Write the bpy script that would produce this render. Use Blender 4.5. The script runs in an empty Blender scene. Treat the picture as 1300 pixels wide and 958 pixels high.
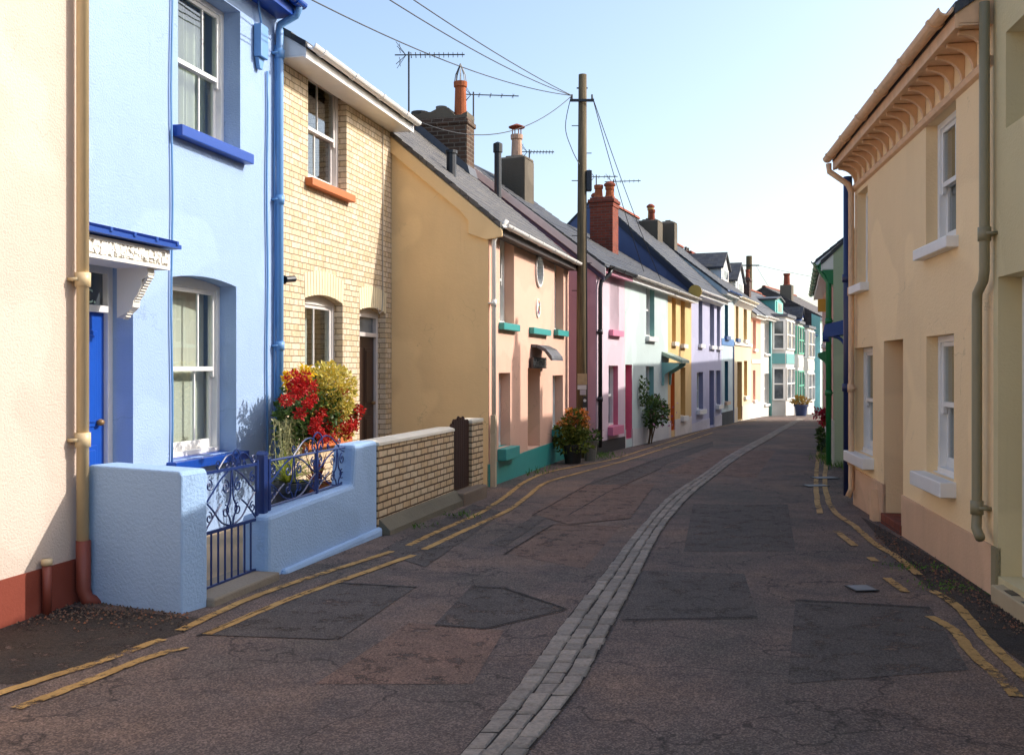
import bpy, bmesh, math, random
from mathutils import Vector, geometry, noise
random.seed(7)
R = math.radians
sc = bpy.context.scene
col = sc.collection
# ---------------------------------------------------------------- survey of the street
# the camera stands at (0,0,EYE) looking along +Y; a pixel of the 1300 px wide photo is a bearing
EYE, FPX, CXP, HYP = 1.65, 1264.0, 650.0, 467.0
KN = [(-30, 0), (8, 0), (12, -.05), (15, -.10), (20.7, -.15), (27.4, -.28), (35.6, -.40), (42.3, -.49), (46, -.57), (52, -.78), (59, -1.06), (75, -1.7), (110, -2.6), (400, -6), (2000, -9)]
def _g(y):
    for (a, b), (c, d) in zip(KN, KN[1:]):
        if y <= c: return b + (d - b) * max(0, y - a) / (c - a)
    return KN[-1][1]
def gz(y): return sum(_g(y + k) for k in (-2, -1, 0, 1, 2)) / 5
def ground(px, py):
    y = 10.0
    for _ in range(40): y = .5 * y + .5 * FPX * (EYE - gz(y)) / (py - HYP)
    return Vector(((px - CXP) / FPX * y, y))
class Fr:
    """vertical plane frame: u along P0->P1, z up, w outwards (right of travel for 'L', left for 'R')"""
    def __init__(s, P0, P1, side='L'):
        s.P = Vector(P0[:2]); d = Vector(P1[:2]) - s.P; s.L = d.length; s.d = d / s.L
        s.n = Vector((s.d.y, -s.d.x)) if side == 'L' else Vector((-s.d.y, s.d.x))
    def p(s, u, z, w=0.0):
        q = s.P + s.d * u + s.n * w
        return Vector((q.x, q.y, z))
    def u(s, px, w=0.0):
        k = (px - CXP) / FPX; o = s.P + s.n * w
        return (k * o.y - o.x) / (s.d.x - k * s.d.y)
    def y(s, px, w=0.0): return (s.P + s.n * w).y + s.u(px, w) * s.d.y
    def z(s, px, py, w=0.0): return EYE - (py - HYP) / FPX * s.y(px, w)
def flat(x, y, ang=0.0):
    return Fr((x, y), (x + math.cos(ang), y + math.sin(ang)), 'L')
# ---------------------------------------------------------------- mesh builder
WL = {}
class MB:
    def __init__(s): s.v = []; s.f = []
    def poly(s, pts):
        n = len(s.v); s.v += [Vector(p) for p in pts]; s.f.append(tuple(range(n, n + len(pts))))
    def hexa(s, a):
        n = len(s.v); s.v += [Vector(p) for p in a]
        for q in ((0, 3, 2, 1), (4, 5, 6, 7), (0, 1, 5, 4), (1, 2, 6, 5), (2, 3, 7, 6), (3, 0, 4, 7)): s.f.append(tuple(n + i for i in q))
    def box(s, F, u0, u1, z0, z1, w0, w1):
        s.hexa([F.p(u0, z0, w0), F.p(u1, z0, w0), F.p(u1, z0, w1), F.p(u0, z0, w1), F.p(u0, z1, w0), F.p(u1, z1, w0), F.p(u1, z1, w1), F.p(u0, z1, w1)])
    def prism(s, F, uz, w0, w1):
        n = len(s.v); k = len(uz)
        s.v += [F.p(u, z, w0) for u, z in uz] + [F.p(u, z, w1) for u, z in uz]
        s.f.append(tuple(n + i for i in range(k))); s.f.append(tuple(n + k + i for i in reversed(range(k))))
        for i in range(k):
            j = (i + 1) % k; s.f.append((n + i, n + k + i, n + k + j, n + j))
    def strip(s, F, wz, u0, u1):           # profile in (w,z) swept along u
        n = len(s.v); k = len(wz)
        s.v += [F.p(u0, z, w) for w, z in wz] + [F.p(u1, z, w) for w, z in wz]
        s.f.append(tuple(n + i for i in range(k))); s.f.append(tuple(n + k + i for i in reversed(range(k))))
        for i in range(k):
            j = (i + 1) % k; s.f.append((n + i, n + k + i, n + k + j, n + j))
    def tube(s, pts, r, n=8, caps=True):
        pts = [Vector(p) for p in pts]; m = len(pts); rs = r if isinstance(r, (list, tuple)) else [r] * m
        base = len(s.v); up = None
        for i, p in enumerate(pts):
            t = (pts[min(i + 1, m - 1)] - pts[max(i - 1, 0)]).normalized()
            if up is None: up = Vector((0, 0, 1)) if abs(t.z) < .9 else Vector((1, 0, 0))
            a = t.cross(up)
            if a.length < 1e-4: a = t.cross(Vector((.3, 1, .2)))
            a.normalize(); b = a.cross(t).normalized(); up = b
            for k in range(n):
                q = 2 * math.pi * k / n; s.v.append(p + (a * math.cos(q) + b * math.sin(q)) * rs[i])
        for i in range(m - 1):
            for k in range(n):
                k2 = (k + 1) % n; s.f.append((base + i * n + k, base + i * n + k2, base + (i + 1) * n + k2, base + (i + 1) * n + k))
        if caps:
            s.f.append(tuple(base + k for k in reversed(range(n)))); s.f.append(tuple(base + (m - 1) * n + k for k in range(n)))
    def lathe(s, c, prof, n=14):
        base = len(s.v); c = Vector(c); m = len(prof)
        for r, z in prof:
            for k in range(n):
                q = 2 * math.pi * k / n; s.v.append(c + Vector((r * math.cos(q), r * math.sin(q), z)))
        for i in range(m - 1):
            for k in range(n):
                k2 = (k + 1) % n; s.f.append((base + i * n + k, base + i * n + k2, base + (i + 1) * n + k2, base + (i + 1) * n + k))
        s.f.append(tuple(base + k for k in reversed(range(n)))); s.f.append(tuple(base + (m - 1) * n + k for k in range(n)))
    def wallpoly(s, F, outer, holes, w=0.0):
        rings = [[Vector((u, z, 0)) for u, z in outer]] + [[Vector((u, z, 0)) for u, z in h] for h in holes]
        allp = [q for r in rings for q in r]; n = len(s.v)
        s.v += [F.p(q.x, q.y, w) for q in allp]
        for t in geometry.tessellate_polygon(rings): s.f.append(tuple(n + i for i in t))
    def leafcloud(s, c, rad, num, size, dens=.25, squash=1.0, seedshape=0, ctr=None):
        c = Vector(c)
        for _ in range(num):
            while True:
                q = Vector((random.uniform(-1, 1), random.uniform(-1, 1), random.uniform(-1, 1)))
                l = q.length
                if l < 1 and random.random() < (dens + (1 - dens) * l ** 2):
                    if noise.noise(q * 2.1 + Vector((seedshape, 3.1 * seedshape, 0))) > -.28: break
            p = c + Vector((q.x * rad[0], q.y * rad[1], q.z * rad[2]))
            s.leaf(p, size * random.choice((.45, .7, .9, 1.1, 1.5)) * random.uniform(.8, 1.2), q)
    def leaf(s, p, sz, out=None):
        d = Vector((random.gauss(0, 1), random.gauss(0, 1), random.gauss(0, .8)))
        if out is not None: d += out * 1.2
        d.normalize(); e = d.cross(Vector((random.gauss(0, 1), random.gauss(0, 1), random.gauss(0, 1)))).normalized(); nn = d.cross(e)
        s.poly([p, p + d * sz * .5 + e * sz * .27 + nn * sz * .1, p + d * sz, p + d * sz * .5 - e * sz * .3 + nn * sz * .08])
    def build(s, name, m, parent=None, smooth=False, bevel=0, loc=None):
        me = bpy.data.meshes.new(name)
        o0 = WL[parent] if parent else (Vector(loc) if loc is not None else Vector((0, 0, 0)))
        me.from_pydata([tuple(p - o0) for p in s.v], [], s.f)
        bm = bmesh.new(); bm.from_mesh(me)
        bmesh.ops.recalc_face_normals(bm, faces=bm.faces)
        uvl = bm.loops.layers.uv.new('UVMap')
        for f in bm.faces:
            nn = f.normal
            if abs(nn.z) > .93 or nn.length < .5: tx, ty = Vector((1, 0, 0)), Vector((0, 1, 0))
            else:
                tx = Vector((-nn.y, nn.x, 0)).normalized(); ty = nn.cross(tx)
                if ty.z < 0: ty = -ty
            for l in f.loops:
                q = l.vert.co + o0; l[uvl].uv = (q.dot(tx), q.dot(ty))
            f.smooth = smooth
        bm.to_mesh(me); bm.free()
        o = bpy.data.objects.new(name, me); col.objects.link(o)
        if m is not None: me.materials.append(m)
        if parent: o.parent = parent; WL[o] = o0
        else: o.location = o0; WL[o] = o0
        if bevel:
            b = o.modifiers.new('edge', 'BEVEL'); b.width = bevel; b.segments = 2; b.limit_method = 'ANGLE'; b.angle_limit = R(40)
        return o
def tag(o, label, cat, group=None, kind=None):
    o['label'] = label; o['category'] = cat
    if group: o['group'] = group
    if kind: o['kind'] = kind
    return o
def thing(name, loc, label, cat, group=None):
    o = bpy.data.objects.new(name, None); o.empty_display_size = .3; col.objects.link(o)
    o.location = loc; WL[o] = Vector(loc); return tag(o, label, cat, group)
def struct(o): o['kind'] = 'structure'; return o
# ---------------------------------------------------------------- materials
MATS = {}
def rgb(h):
    h = h.lstrip('#'); c = [int(h[i:i + 2], 16) / 255 for i in (0, 2, 4)]
    return tuple((x / 12.92 if x <= .04045 else ((x + .055) / 1.055) ** 2.4) for x in c) + (1,)
class NT:
    def __init__(s, name):
        s.m = bpy.data.materials.new(name); s.m.use_nodes = True; s.t = s.m.node_tree; s.t.nodes.clear()
        s.out = s.n('ShaderNodeOutputMaterial'); s.b = s.n('ShaderNodeBsdfPrincipled'); s.l(s.b.outputs[0], s.out.inputs[0])
        s.uv = s.n('ShaderNodeTexCoord').outputs['UV']; s.geo = None
    def n(s, t, **k):
        a = s.t.nodes.new(t)
        for q, v in k.items(): setattr(a, q, v)
        return a
    def l(s, a, b): s.t.links.new(a, b)
    def noise(s, scale, detail=4, rough=.55, stretch=None, vec=None):
        a = s.n('ShaderNodeTexNoise'); a.inputs['Scale'].default_value = scale; a.inputs['Detail'].default_value = detail; a.inputs['Roughness'].default_value = rough
        v = vec or s.uv
        if stretch:
            mp = s.n('ShaderNodeMapping'); mp.inputs['Scale'].default_value = stretch; s.l(v, mp.inputs[0]); v = mp.outputs[0]
        s.l(v, a.inputs['Vector']); return a.outputs['Fac']
    def ramp(s, fac, stops):
        a = s.n('ShaderNodeValToRGB'); e = a.color_ramp.elements
        while len(e) < len(stops): e.new(.5)
        for el, (p, c) in zip(e, stops): el.position = p; el.color = c if len(c) == 4 else tuple(c) + (1,)
        s.l(fac, a.inputs[0]); return a.outputs[0]
    def mix(s, fac, a, b, mode='MIX'):
        m = s.n('ShaderNodeMix', data_type='RGBA', blend_type=mode)
        for sock, v in ((m.inputs[0], fac), (m.inputs[6], a), (m.inputs[7], b)):
            if hasattr(v, 'links') or isinstance(v, bpy.types.NodeSocket): s.l(v, sock)
            else: sock.default_value = v
        return m.outputs[2]
    def bump(s, h, strength=.4, dist=.01, prev=None):
        b = s.n('ShaderNodeBump'); b.inputs['Strength'].default_value = strength; b.inputs['Distance'].default_value = dist
        s.l(h, b.inputs['Height'])
        if prev: s.l(prev, b.inputs['Normal'])
        s.l(b.outputs[0], s.b.inputs['Normal']); return b.outputs[0]
    def fin(s, c=None, rough=.8, metal=0, spec=.5):
        if c is not None:
            if isinstance(c, bpy.types.NodeSocket): s.l(c, s.b.inputs['Base Color'])
            else: s.b.inputs['Base Color'].default_value = c
        s.b.inputs['Roughness'].default_value = rough; s.b.inputs['Metallic'].default_value = metal
        s.b.inputs['Specular IOR Level'].default_value = spec
        return s.m
def g3(v): return (v, v, v, 1)
def stucco(hexc, bump=.5, grain=70, var=.10, stain=.12, key=None):
    k = ('st', hexc, bump, grain, key)
    if k in MATS: return MATS[k]
    t = NT('painted_render'); c = rgb(hexc)
    big = t.ramp(t.noise(.9, 5), [(.3, g3(1 - var)), (.7, g3(1))])
    st = t.ramp(t.noise(1.0, 6, .6, (3.1, .5, 1)), [(.3, g3(1 - stain * .6)), (.66, g3(1))])
    x = t.mix(1, c, big, 'MULTIPLY'); x = t.mix(1, x, st, 'MULTIPLY')
    sp = t.ramp(t.noise(26, 3), [(.70, g3(0)), (.78, g3(.35))]); x = t.mix(sp, x, tuple(q * .62 for q in c[:3]) + (1,))
    x = t.mix(t.ramp(t.noise(.62, 2, .4), [(.555, g3(0)), (.575, g3(.55))]), x, tuple(min(1, q * 1.08 + .012) for q in c[:3]) + (1,))   # repainted areas
    cr = t.n('ShaderNodeTexVoronoi', feature='DISTANCE_TO_EDGE'); cr.inputs['Scale'].default_value = .55; nz = t.n('ShaderNodeTexNoise'); nz.inputs['Scale'].default_value = 2.5; nz.inputs['Detail'].default_value = 7
    av = t.n('ShaderNodeVectorMath', operation='ADD'); t.l(t.uv, nz.inputs[0]); t.l(t.uv, av.inputs[0]); t.l(nz.outputs['Color'], av.inputs[1]); t.l(av.outputs[0], cr.inputs['Vector'])
    ck = t.mix(1, t.ramp(cr.outputs['Distance'], [(.0, g3(.5)), (.0035, g3(0))]), t.ramp(t.noise(.8, 2), [(.5, g3(0)), (.6, g3(1))]), 'MULTIPLY'); x = t.mix(ck, x, tuple(q * .4 for q in c[:3]) + (1,))
    rs = t.mix(1, t.ramp(t.noise(1.0, 5, .6, (11, .7, 1)), [(.62, g3(0)), (.74, g3(.32))]), t.ramp(t.noise(.5, 2), [(.45, g3(0)), (.62, g3(1))]), 'MULTIPLY'); x = t.mix(rs, x, tuple(q * .62 for q in c[:3]) + (1,))   # rain streaks
    b1 = t.bump(t.noise(grain, 3, .6), bump, .008); t.bump(t.noise(5, 3), .25, .02, b1)
    MATS[k] = t.fin(x, .9, spec=.25); return MATS[k]
def paint(hexc, rough=.38, var=.08, key=None):
    k = ('pt', hexc, rough)
    if k in MATS: return MATS[k]
    t = NT('gloss_paint'); c = rgb(hexc)
    x = t.mix(1, c, t.ramp(t.noise(7, 5), [(.3, g3(1 - var)), (.65, g3(1))]), 'MULTIPLY')
    wear = t.ramp(t.noise(38, 4), [(.72, g3(0)), (.8, g3(.3))]); x = t.mix(wear, x, tuple(q * .55 for q in c[:3]) + (1,))
    t.bump(t.noise(30, 3), .12, .004)
    MATS[k] = t.fin(x, rough); return MATS[k]
def brick(c1, c2, mortar, bw=.225, bh=.075, ms=.006, squash=1.0, sqf=2, offset=.5, blot=.25, dark='#55463a', bump=.7, bias=0.0, key=None):
    k = ('br', c1, c2, mortar, bw, bh, squash, key)
    if k in MATS: return MATS[k]
    t = NT('brickwork'); b = t.n('ShaderNodeTexBrick'); b.offset = offset; b.squash = squash; b.squash_frequency = sqf
    b.inputs['Color1'].default_value = rgb(c1); b.inputs['Color2'].default_value = rgb(c2); b.inputs['Mortar'].default_value = rgb(mortar)
    b.inputs['Scale'].default_value = 1; b.inputs['Brick Width'].default_value = bw; b.inputs['Row Height'].default_value = bh
    b.inputs['Mortar Size'].default_value = ms; b.inputs['Mortar Smooth'].default_value = .25; b.inputs['Bias'].default_value = bias
    w = t.n('ShaderNodeVectorMath', operation='ADD'); nz = t.n('ShaderNodeTexNoise'); nz.inputs['Scale'].default_value = 6; t.l(t.uv, nz.inputs[0])
    sca = t.n('ShaderNodeVectorMath', operation='SCALE'); sca.inputs['Scale'].default_value = .012; t.l(nz.outputs['Color'], sca.inputs[0])
    t.l(t.uv, w.inputs[0]); t.l(sca.outputs[0], w.inputs[1]); t.l(w.outputs[0], b.inputs['Vector'])
    x = t.mix(t.ramp(t.noise(3.1, 5), [(.5, g3(0)), (.8, g3(blot))]), b.outputs['Color'], rgb(dark))
    x = t.mix(1, x, t.ramp(t.noise(9, 4, .7), [(.3, g3(.80)), (.62, g3(1.04))]), 'MULTIPLY'); x = t.mix(1, x, t.ramp(t.noise(40, 3), [(.3, g3(.8)), (.7, g3(1.0))]), 'MULTIPLY')
    inv = t.n('ShaderNodeMath', operation='SUBTRACT'); inv.inputs[0].default_value = 1; t.l(b.outputs['Fac'], inv.inputs[1])
    p = t.bump(inv.outputs[0], bump, .008); t.bump(t.noise(90, 3), .35, .004, p)
    MATS[k] = t.fin(x, .88, spec=.25); return MATS[k]
def slate(c1='#3d4048', c2='#2b2d34', key=None, lichen='#6b6650'):
    k = ('sl', c1, c2)
    if k in MATS: return MATS[k]
    t = NT('roof_slates'); b = t.n('ShaderNodeTexBrick'); b.offset = .5
    b.inputs['Color1'].default_value = rgb(c1); b.inputs['Color2'].default_value = rgb(c2); b.inputs['Mortar'].default_value = rgb('#141416')
    b.inputs['Scale'].default_value = 1; b.inputs['Brick Width'].default_value = .26; b.inputs['Row Height'].default_value = .19; b.inputs['Mortar Size'].default_value = .006
    t.l(t.uv, b.inputs['Vector'])
    x = t.mix(t.ramp(t.noise(2.3, 6, .65), [(.48, g3(0)), (.72, g3(.55))]), b.outputs['Color'], rgb(lichen))
    x = t.mix(1, x, t.ramp(t.noise(22, 4), [(.3, g3(.75)), (.7, g3(1))]), 'MULTIPLY')
    # each course tilts up to its lower edge
    sep = t.n('ShaderNodeSeparateXYZ'); t.l(t.uv, sep.inputs[0]); md = t.n('ShaderNodeMath', operation='FRACT'); dv = t.n('ShaderNodeMath', operation='DIVIDE'); dv.inputs[1].default_value = .19
    t.l(sep.outputs[1], dv.inputs[0]); t.l(dv.outputs[0], md.inputs[0]); sb = t.n('ShaderNodeMath', operation='SUBTRACT'); sb.inputs[0].default_value = 1; t.l(md.outputs[0], sb.inputs[1])
    p = t.bump(sb.outputs[0], .8, .02); p = t.bump(b.outputs['Fac'], -.0 + .3, .006, p); t.bump(t.noise(30, 4), .3, .008, p)
    MATS[k] = t.fin(x, .62); return MATS[k]
def asphalt():
    t = NT('old_tarmac'); 
    c = t.ramp(t.noise(.55, 5, .6), [(.36, rgb('#57504a')), (.5, rgb('#665851')), (.64, rgb('#776255'))])
    c = t.mix(t.ramp(t.noise(1.7, 6, .7), [(.52, g3(0)), (.66, g3(.5))]), c, rgb('#403d3e'))
    v = t.n('ShaderNodeTexVoronoi'); v.inputs['Scale'].default_value = 120; t.l(t.uv, v.inputs['Vector'])
    sp = t.ramp(v.outputs['Color'], [(.2, g3(.62)), (.55, g3(1)), (.85, g3(1.75))]); c = t.mix(1, c, sp, 'MULTIPLY')
    c = t.mix(1, c, t.ramp(t.noise(60, 5, .8), [(.3, g3(.74)), (.5, g3(1)), (.72, g3(1.22))]), 'MULTIPLY'); c = t.mix(1, c, t.ramp(t.noise(3.5, 6, .75), [(.32, g3(.78)), (.5, g3(1)), (.7, g3(1.14))]), 'MULTIPLY')
    cr = t.n('ShaderNodeTexVoronoi', feature='DISTANCE_TO_EDGE'); cr.inputs['Scale'].default_value = .8
    w = t.n('ShaderNodeVectorMath', operation='ADD'); nz = t.n('ShaderNodeTexNoise'); nz.inputs['Scale'].default_value = 2.2; nz.inputs['Detail'].default_value = 6
    t.l(t.uv, nz.inputs[0]); t.l(t.uv, w.inputs[0]); t.l(nz.outputs['Color'], w.inputs[1]); t.l(w.outputs[0], cr.inputs['Vector'])
    c = t.mix(t.ramp(cr.outputs['Distance'], [(.0, g3(.75)), (.012, g3(0))]), c, rgb('#1d1b1b'))
    p = t.bump(v.outputs['Distance'], .6, .01); t.bump(t.noise(9, 5), .4, .02, p)
    return t.fin(c, .86, spec=.35)
def patchmat(c1, c2, key):
    t = NT('tarmac_patch')
    c = t.ramp(t.noise(1.4, 5, .65), [(.35, rgb(c1)), (.65, rgb(c2))])
    v = t.n('ShaderNodeTexVoronoi'); v.inputs['Scale'].default_value = 130; t.l(t.uv, v.inputs['Vector'])
    c = t.mix(1, c, t.ramp(v.outputs['Color'], [(.25, g3(.6)), (.55, g3(1)), (.8, g3(1.55))]), 'MULTIPLY')
    c = t.mix(1, c, t.ramp(t.noise(60, 5, .8), [(.3, g3(.74)), (.5, g3(1)), (.72, g3(1.22))]), 'MULTIPLY'); c = t.mix(1, c, t.ramp(t.noise(2.6, 6, .75), [(.32, g3(.8)), (.5, g3(1)), (.7, g3(1.16))]), 'MULTIPLY')
    t.fin(c, .86, spec=.35); t.bump(v.outputs['Distance'], .55, .01)
    # ragged, half worn-away border
    tr = t.n('ShaderNodeBsdfTransparent'); ms = t.n('ShaderNodeMixShader')
    t.l(t.ramp(t.noise(4.5, 8, .78), [(.37, g3(1)), (.46, g3(0))]), ms.inputs[0]); t.l(t.b.outputs[0], ms.inputs[1]); t.l(tr.outputs[0], ms.inputs[2]); t.l(ms.outputs[0], t.out.inputs[0])
    return t.m
def linepaint():
    t = NT('worn_yellow_line')
    c = t.ramp(t.noise(4, 5), [(.3, rgb('#a07a40')), (.7, rgb('#c29a58'))]); c = t.mix(1, c, t.ramp(t.noise(45, 4), [(.3, g3(.7)), (.6, g3(1))]), 'MULTIPLY')
    t.fin(c, .75); tr = t.n('ShaderNodeBsdfTransparent'); ms = t.n('ShaderNodeMixShader')
    a = t.n('ShaderNodeMath', operation='ADD'); t.l(t.noise(14, 8, .75), a.inputs[0]); 
    b = t.n('ShaderNodeMath', operation='MULTIPLY'); b.inputs[1].default_value = .55; t.l(t.noise(1.6, 3), b.inputs[0]); t.l(b.outputs[0], a.inputs[1])
    t.l(t.ramp(a.outputs[0], [(.63, g3(1)), (.74, g3(0))]), ms.inputs[0]); t.l(t.b.outputs[0], ms.inputs[1]); t.l(tr.outputs[0], ms.inputs[2]); t.l(ms.outputs[0], t.out.inputs[0])
    return t.m
def glass(tint=(.9, .95, .95)):
    if 'glass' in MATS: return MATS['glass']
    t = NT('window_glass'); tr = t.n('ShaderNodeBsdfTransparent'); tr.inputs[0].default_value = tint + (1,)
    gl = t.n('ShaderNodeBsdfGlossy'); gl.inputs['Roughness'].default_value = .015; ms = t.n('ShaderNodeMixShader'); fr = t.n('ShaderNodeLayerWeight'); fr.inputs[0].default_value = .5; pw = t.n('ShaderNodeMath', operation='POWER'); pw.inputs[1].default_value = 3.2; t.l(fr.outputs['Facing'], pw.inputs[0])
    mm = t.n('ShaderNodeMath', operation='MULTIPLY_ADD'); mm.inputs[1].default_value = .85; mm.inputs[2].default_value = .05; mm.use_clamp = True; t.l(pw.outputs[0], mm.inputs[0])
    bp = t.n('ShaderNodeBump'); bp.inputs['Strength'].default_value = .05; bp.inputs['Distance'].default_value = .01; t.l(t.noise(3, 2), bp.inputs['Height']); t.l(bp.outputs[0], gl.inputs['Normal'])
    t.l(mm.outputs[0], ms.inputs[0]); t.l(tr.outputs[0], ms.inputs[1]); t.l(gl.outputs[0], ms.inputs[2]); t.l(ms.outputs[0], t.out.inputs[0])
    MATS['glass'] = t.m; return t.m
def darkglass():
    if 'dg' in MATS: return MATS['dg']
    t = NT('far_window_glass'); c = t.ramp(t.noise(1.3, 3), [(.35, rgb('#3a4148')), (.65, rgb('#7d8489'))])
    MATS['dg'] = t.fin(c, .05); return MATS['dg']
def leafm(stops, key, rough=.55, trans=.25):
    k = ('lf', key)
    if k in MATS: return MATS[k]
    t = NT('leaf_' + key); geo = t.n('ShaderNodeNewGeometry')
    c = t.ramp(geo.outputs['Random Per Island'], [(i / (len(stops) - 1), rgb(h)) for i, h in enumerate(stops)])
    t.fin(c, rough, spec=.3); tl = t.n('ShaderNodeBsdfTranslucent'); t.l(c, tl.inputs[0]); ms = t.n('ShaderNodeMixShader'); ms.inputs[0].default_value = trans
    t.l(t.b.outputs[0], ms.inputs[1]); t.l(tl.outputs[0], ms.inputs[2]); t.l(ms.outputs[0], t.out.inputs[0])
    MATS[k] = t.m; return t.m
def wood(c1, c2, rough=.8, key='w', st=(14, .7, 1)):
    k = ('wd', c1, c2)
    if k in MATS: return MATS[k]
    t = NT('weathered_timber'); n1 = t.noise(3, 6, .65, st)
    x = t.ramp(n1, [(.3, rgb(c1)), (.7, rgb(c2))]); t.bump(n1, .5, .01)
    MATS[k] = t.fin(x, rough, spec=.25); return MATS[k]
def fabric(hexc, folds=True):
    k = ('fb', hexc)
    if k in MATS: return MATS[k]
    t = NT('curtain_cloth'); x = t.mix(1, rgb(hexc), t.ramp(t.noise(2, 4, .5, (9, .4, 1)), [(.3, g3(.82)), (.7, g3(1))]), 'MULTIPLY')
    MATS[k] = t.fin(x, .95, spec=.1); return MATS[k]
# ---------------------------------------------------------------- building kit
WHITE = paint('#e9e7e2', .4, .05); SLATE = slate(); GLASS = glass(); DGL = darkglass()
LEAD = paint('#5b5f66', .6, .15); IRON = paint('#22252a', .45); CLAY = stucco('#b0633e', .3, 60, .2, .25); CLAYR = stucco('#96503a', .3, 60, .2, .25)
def opening(F, h):
    if 'uz' in h: u0, u1, h['zb'], h['zt'] = h['uz']; e = 0
    else: a, b, t, bt = h['r']; u0, u1 = sorted((F.u(a), F.u(b))); e = b if h.get('m', 'R') == 'R' else a
    h['u'] = (u0, u1)
    h['zt'] = h['zt'] if 'zt' in h else F.z(e, t); h['zb'] = h['zb'] if 'zb' in h else F.z(e, bt)
    if 'wd' in h:                                  # one edge of the opening is hidden: width given
        if h.get('keep', 1) == 1: h['u'] = (u1 - h['wd'], u1)
        else: h['u'] = (u0, u0 + h['wd'])
    u0, u1 = h['u']; A = h.get('arch', 0); n = 9 if A else 2
    if h['k'] == 'oval':
        uc, zc = (u0 + u1) / 2, (h['zt'] + h['zb']) / 2
        h['poly'] = [(uc + (u1 - u0) / 2 * math.cos(q * math.pi / 12), zc + (h['zt'] - h['zb']) / 2 * math.sin(q * math.pi / 12)) for q in range(24)]
    else:
        top = [(u1 + (u0 - u1) * i / (n - 1), h['zt'] - A * (2 * i / (n - 1) - 1) ** 2) for i in range(n)]
        h['top'] = top; h['poly'] = [(u0, h['zb']), (u1, h['zb'])] + top
    return h
def window(F, root, h, far=False):
    u0, u1 = h['u']; zb, zt = h['zb'], h['zt'] - h.get('arch', 0); D = h.get('depth', .14); fm = h.get('fm', WHITE); fw = h.get('fw', .06)
    W = u1 - u0; fr = MB()
    if h['k'] == 'oval':
        uc, zc = (u0 + u1) / 2, (h['zt'] + h['zb']) / 2
        for k in range(24):
            a, b = h['poly'][k], h['poly'][(k + 1) % 24]; q = lambda p, s: (uc + (p[0] - uc) * s, zc + (p[1] - zc) * s)
            fr.prism(F, [a, b, q(b, .86), q(a, .9)], -D - .03, .035)
        w = fr.build('window', fm, root); pn = MB(); pn.prism(F, h['poly'], -D - .02, -D - .012); pn.build('pane', DGL, w); return w
    f0, f1 = -D - .11, -D
    fr.box(F, u0, u0 + fw, zb, zt, f0, f1); fr.box(F, u1 - fw, u1, zb, zt, f0, f1); fr.box(F, u0 + fw, u1 - fw, zb, zb + .05, f0, f1 + .02)
    head = [(u0, zt - .05), (u1, zt - .05)] + h['top'] if h.get('arch') else [(u0, zt - .055), (u1, zt - .055), (u1, zt), (u0, zt)]
    if h.get('arch'): fr.prism(F, head, f0, f1 - .004)
    else: fr.box(F, u0 + fw, u1 - fw, zt - .055, zt, f0, f1)
    zm = zb + (zt - zb) * h.get('mid', .5); i0, i1 = u0 + fw, u1 - fw
    nb = h.get('nb', 1)
    if far:
        fr.box(F, i0, i1, zm - .025, zm + .025, f0 + .02, f1 - .03)
        for k in range(nb):
            x = i0 + (i1 - i0) * (k + 1) / (nb + 1); fr.box(F, x - .012, x + .012, zb + .05, zt - .05, f0 + .025, f1 - .04)
        w = fr.build('window', fm, root); pn = MB(); pn.box(F, i0, i1, zb + .05, zt - .055, f0 + .03, f0 + .036); pn.build('pane', DGL if not h.get('lit') else GLASS, w)
        if h.get('blind'):
            c = MB(); c.box(F, i0, i1, zb + .05, zt - .05, f0 - .03, f0 - .02); c.build('blind', fabric(h['blind']), w)
    else:
        w = fr.build('window', fm, root, bevel=.004)
        for up in (0, 1):
            s = MB(); a, b = ((zm - .022, zt - .05) if up else (zb + .05, zm + .022)); g0, g1 = (f1 - .055, f1 - .02) if up else (f1 - .095, f1 - .06)
            sw = .048; br = .045 if up else .085
            s.box(F, i0, i0 + sw, a, b, g0, g1); s.box(F, i1 - sw, i1, a, b, g0, g1); s.box(F, i0 + sw, i1 - sw, a, a + br, g0, g1 - .002); s.box(F, i0 + sw, i1 - sw, b - .045, b, g0, g1 - .002)
            if up:
                for x in (i0, i1 - sw): s.prism(F, [(x, a), (x + sw, a), (x + sw, a - .055), (x + sw * .5, a - .07), (x, a - .055)], g0, g1)
            for k in range(nb):
                x = i0 + (i1 - i0) * h.get('bar', (k + 1) / (nb + 1)); s.box(F, x - .011, x + .011, a + br, b - .045, g0 + .006, g1 - .006)
            so = s.build('sash', fm, w, bevel=.003)
            pn = MB(); pn.box(F, i0 + sw - .005, i1 - sw + .005, a + br - .005, b - .04, g0 + .014, g0 + .018); pn.build('pane', GLASS, w)
        cb = f0 - .05
        if h.get('blind'):
            c = MB(); c.box(F, i0 - .03, i1 + .03, zb + (zt - zb) * h.get('bz', .0), zt, cb - .02, cb - .014); c.build('blind', fabric(h['blind']), w)
        for sd in h.get('curtain', ()):
            c = MB(); a, b = (i0 - .05, i0 + W * sd[1]) if sd[0] == 'a' else (i1 - W * sd[1], i1 + .05); n = 28
            pts = [(a + (b - a) * k / n, cb - .06 + .022 * math.sin(k * 1.7) + .01 * math.sin(k * .6)) for k in range(n + 1)]
            for (x, y), (x2, y2) in zip(pts, pts[1:]): c.poly([F.p(x, zb - .1, y), F.p(x2, zb - .1, y2), F.p(x2, zt, y2), F.p(x, zt, y)])
            c.build('curtain', fabric(h.get('cloth', '#e8e4dc')), w, smooth=True)
        bk = MB(); bk.box(F, u0 - .5, u1 + .5, zb - .6, zt + .3, -2.2, -2.18); bk.build('room_wall', stucco(h.get('room', '#7d7565'), .1), w)
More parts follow.
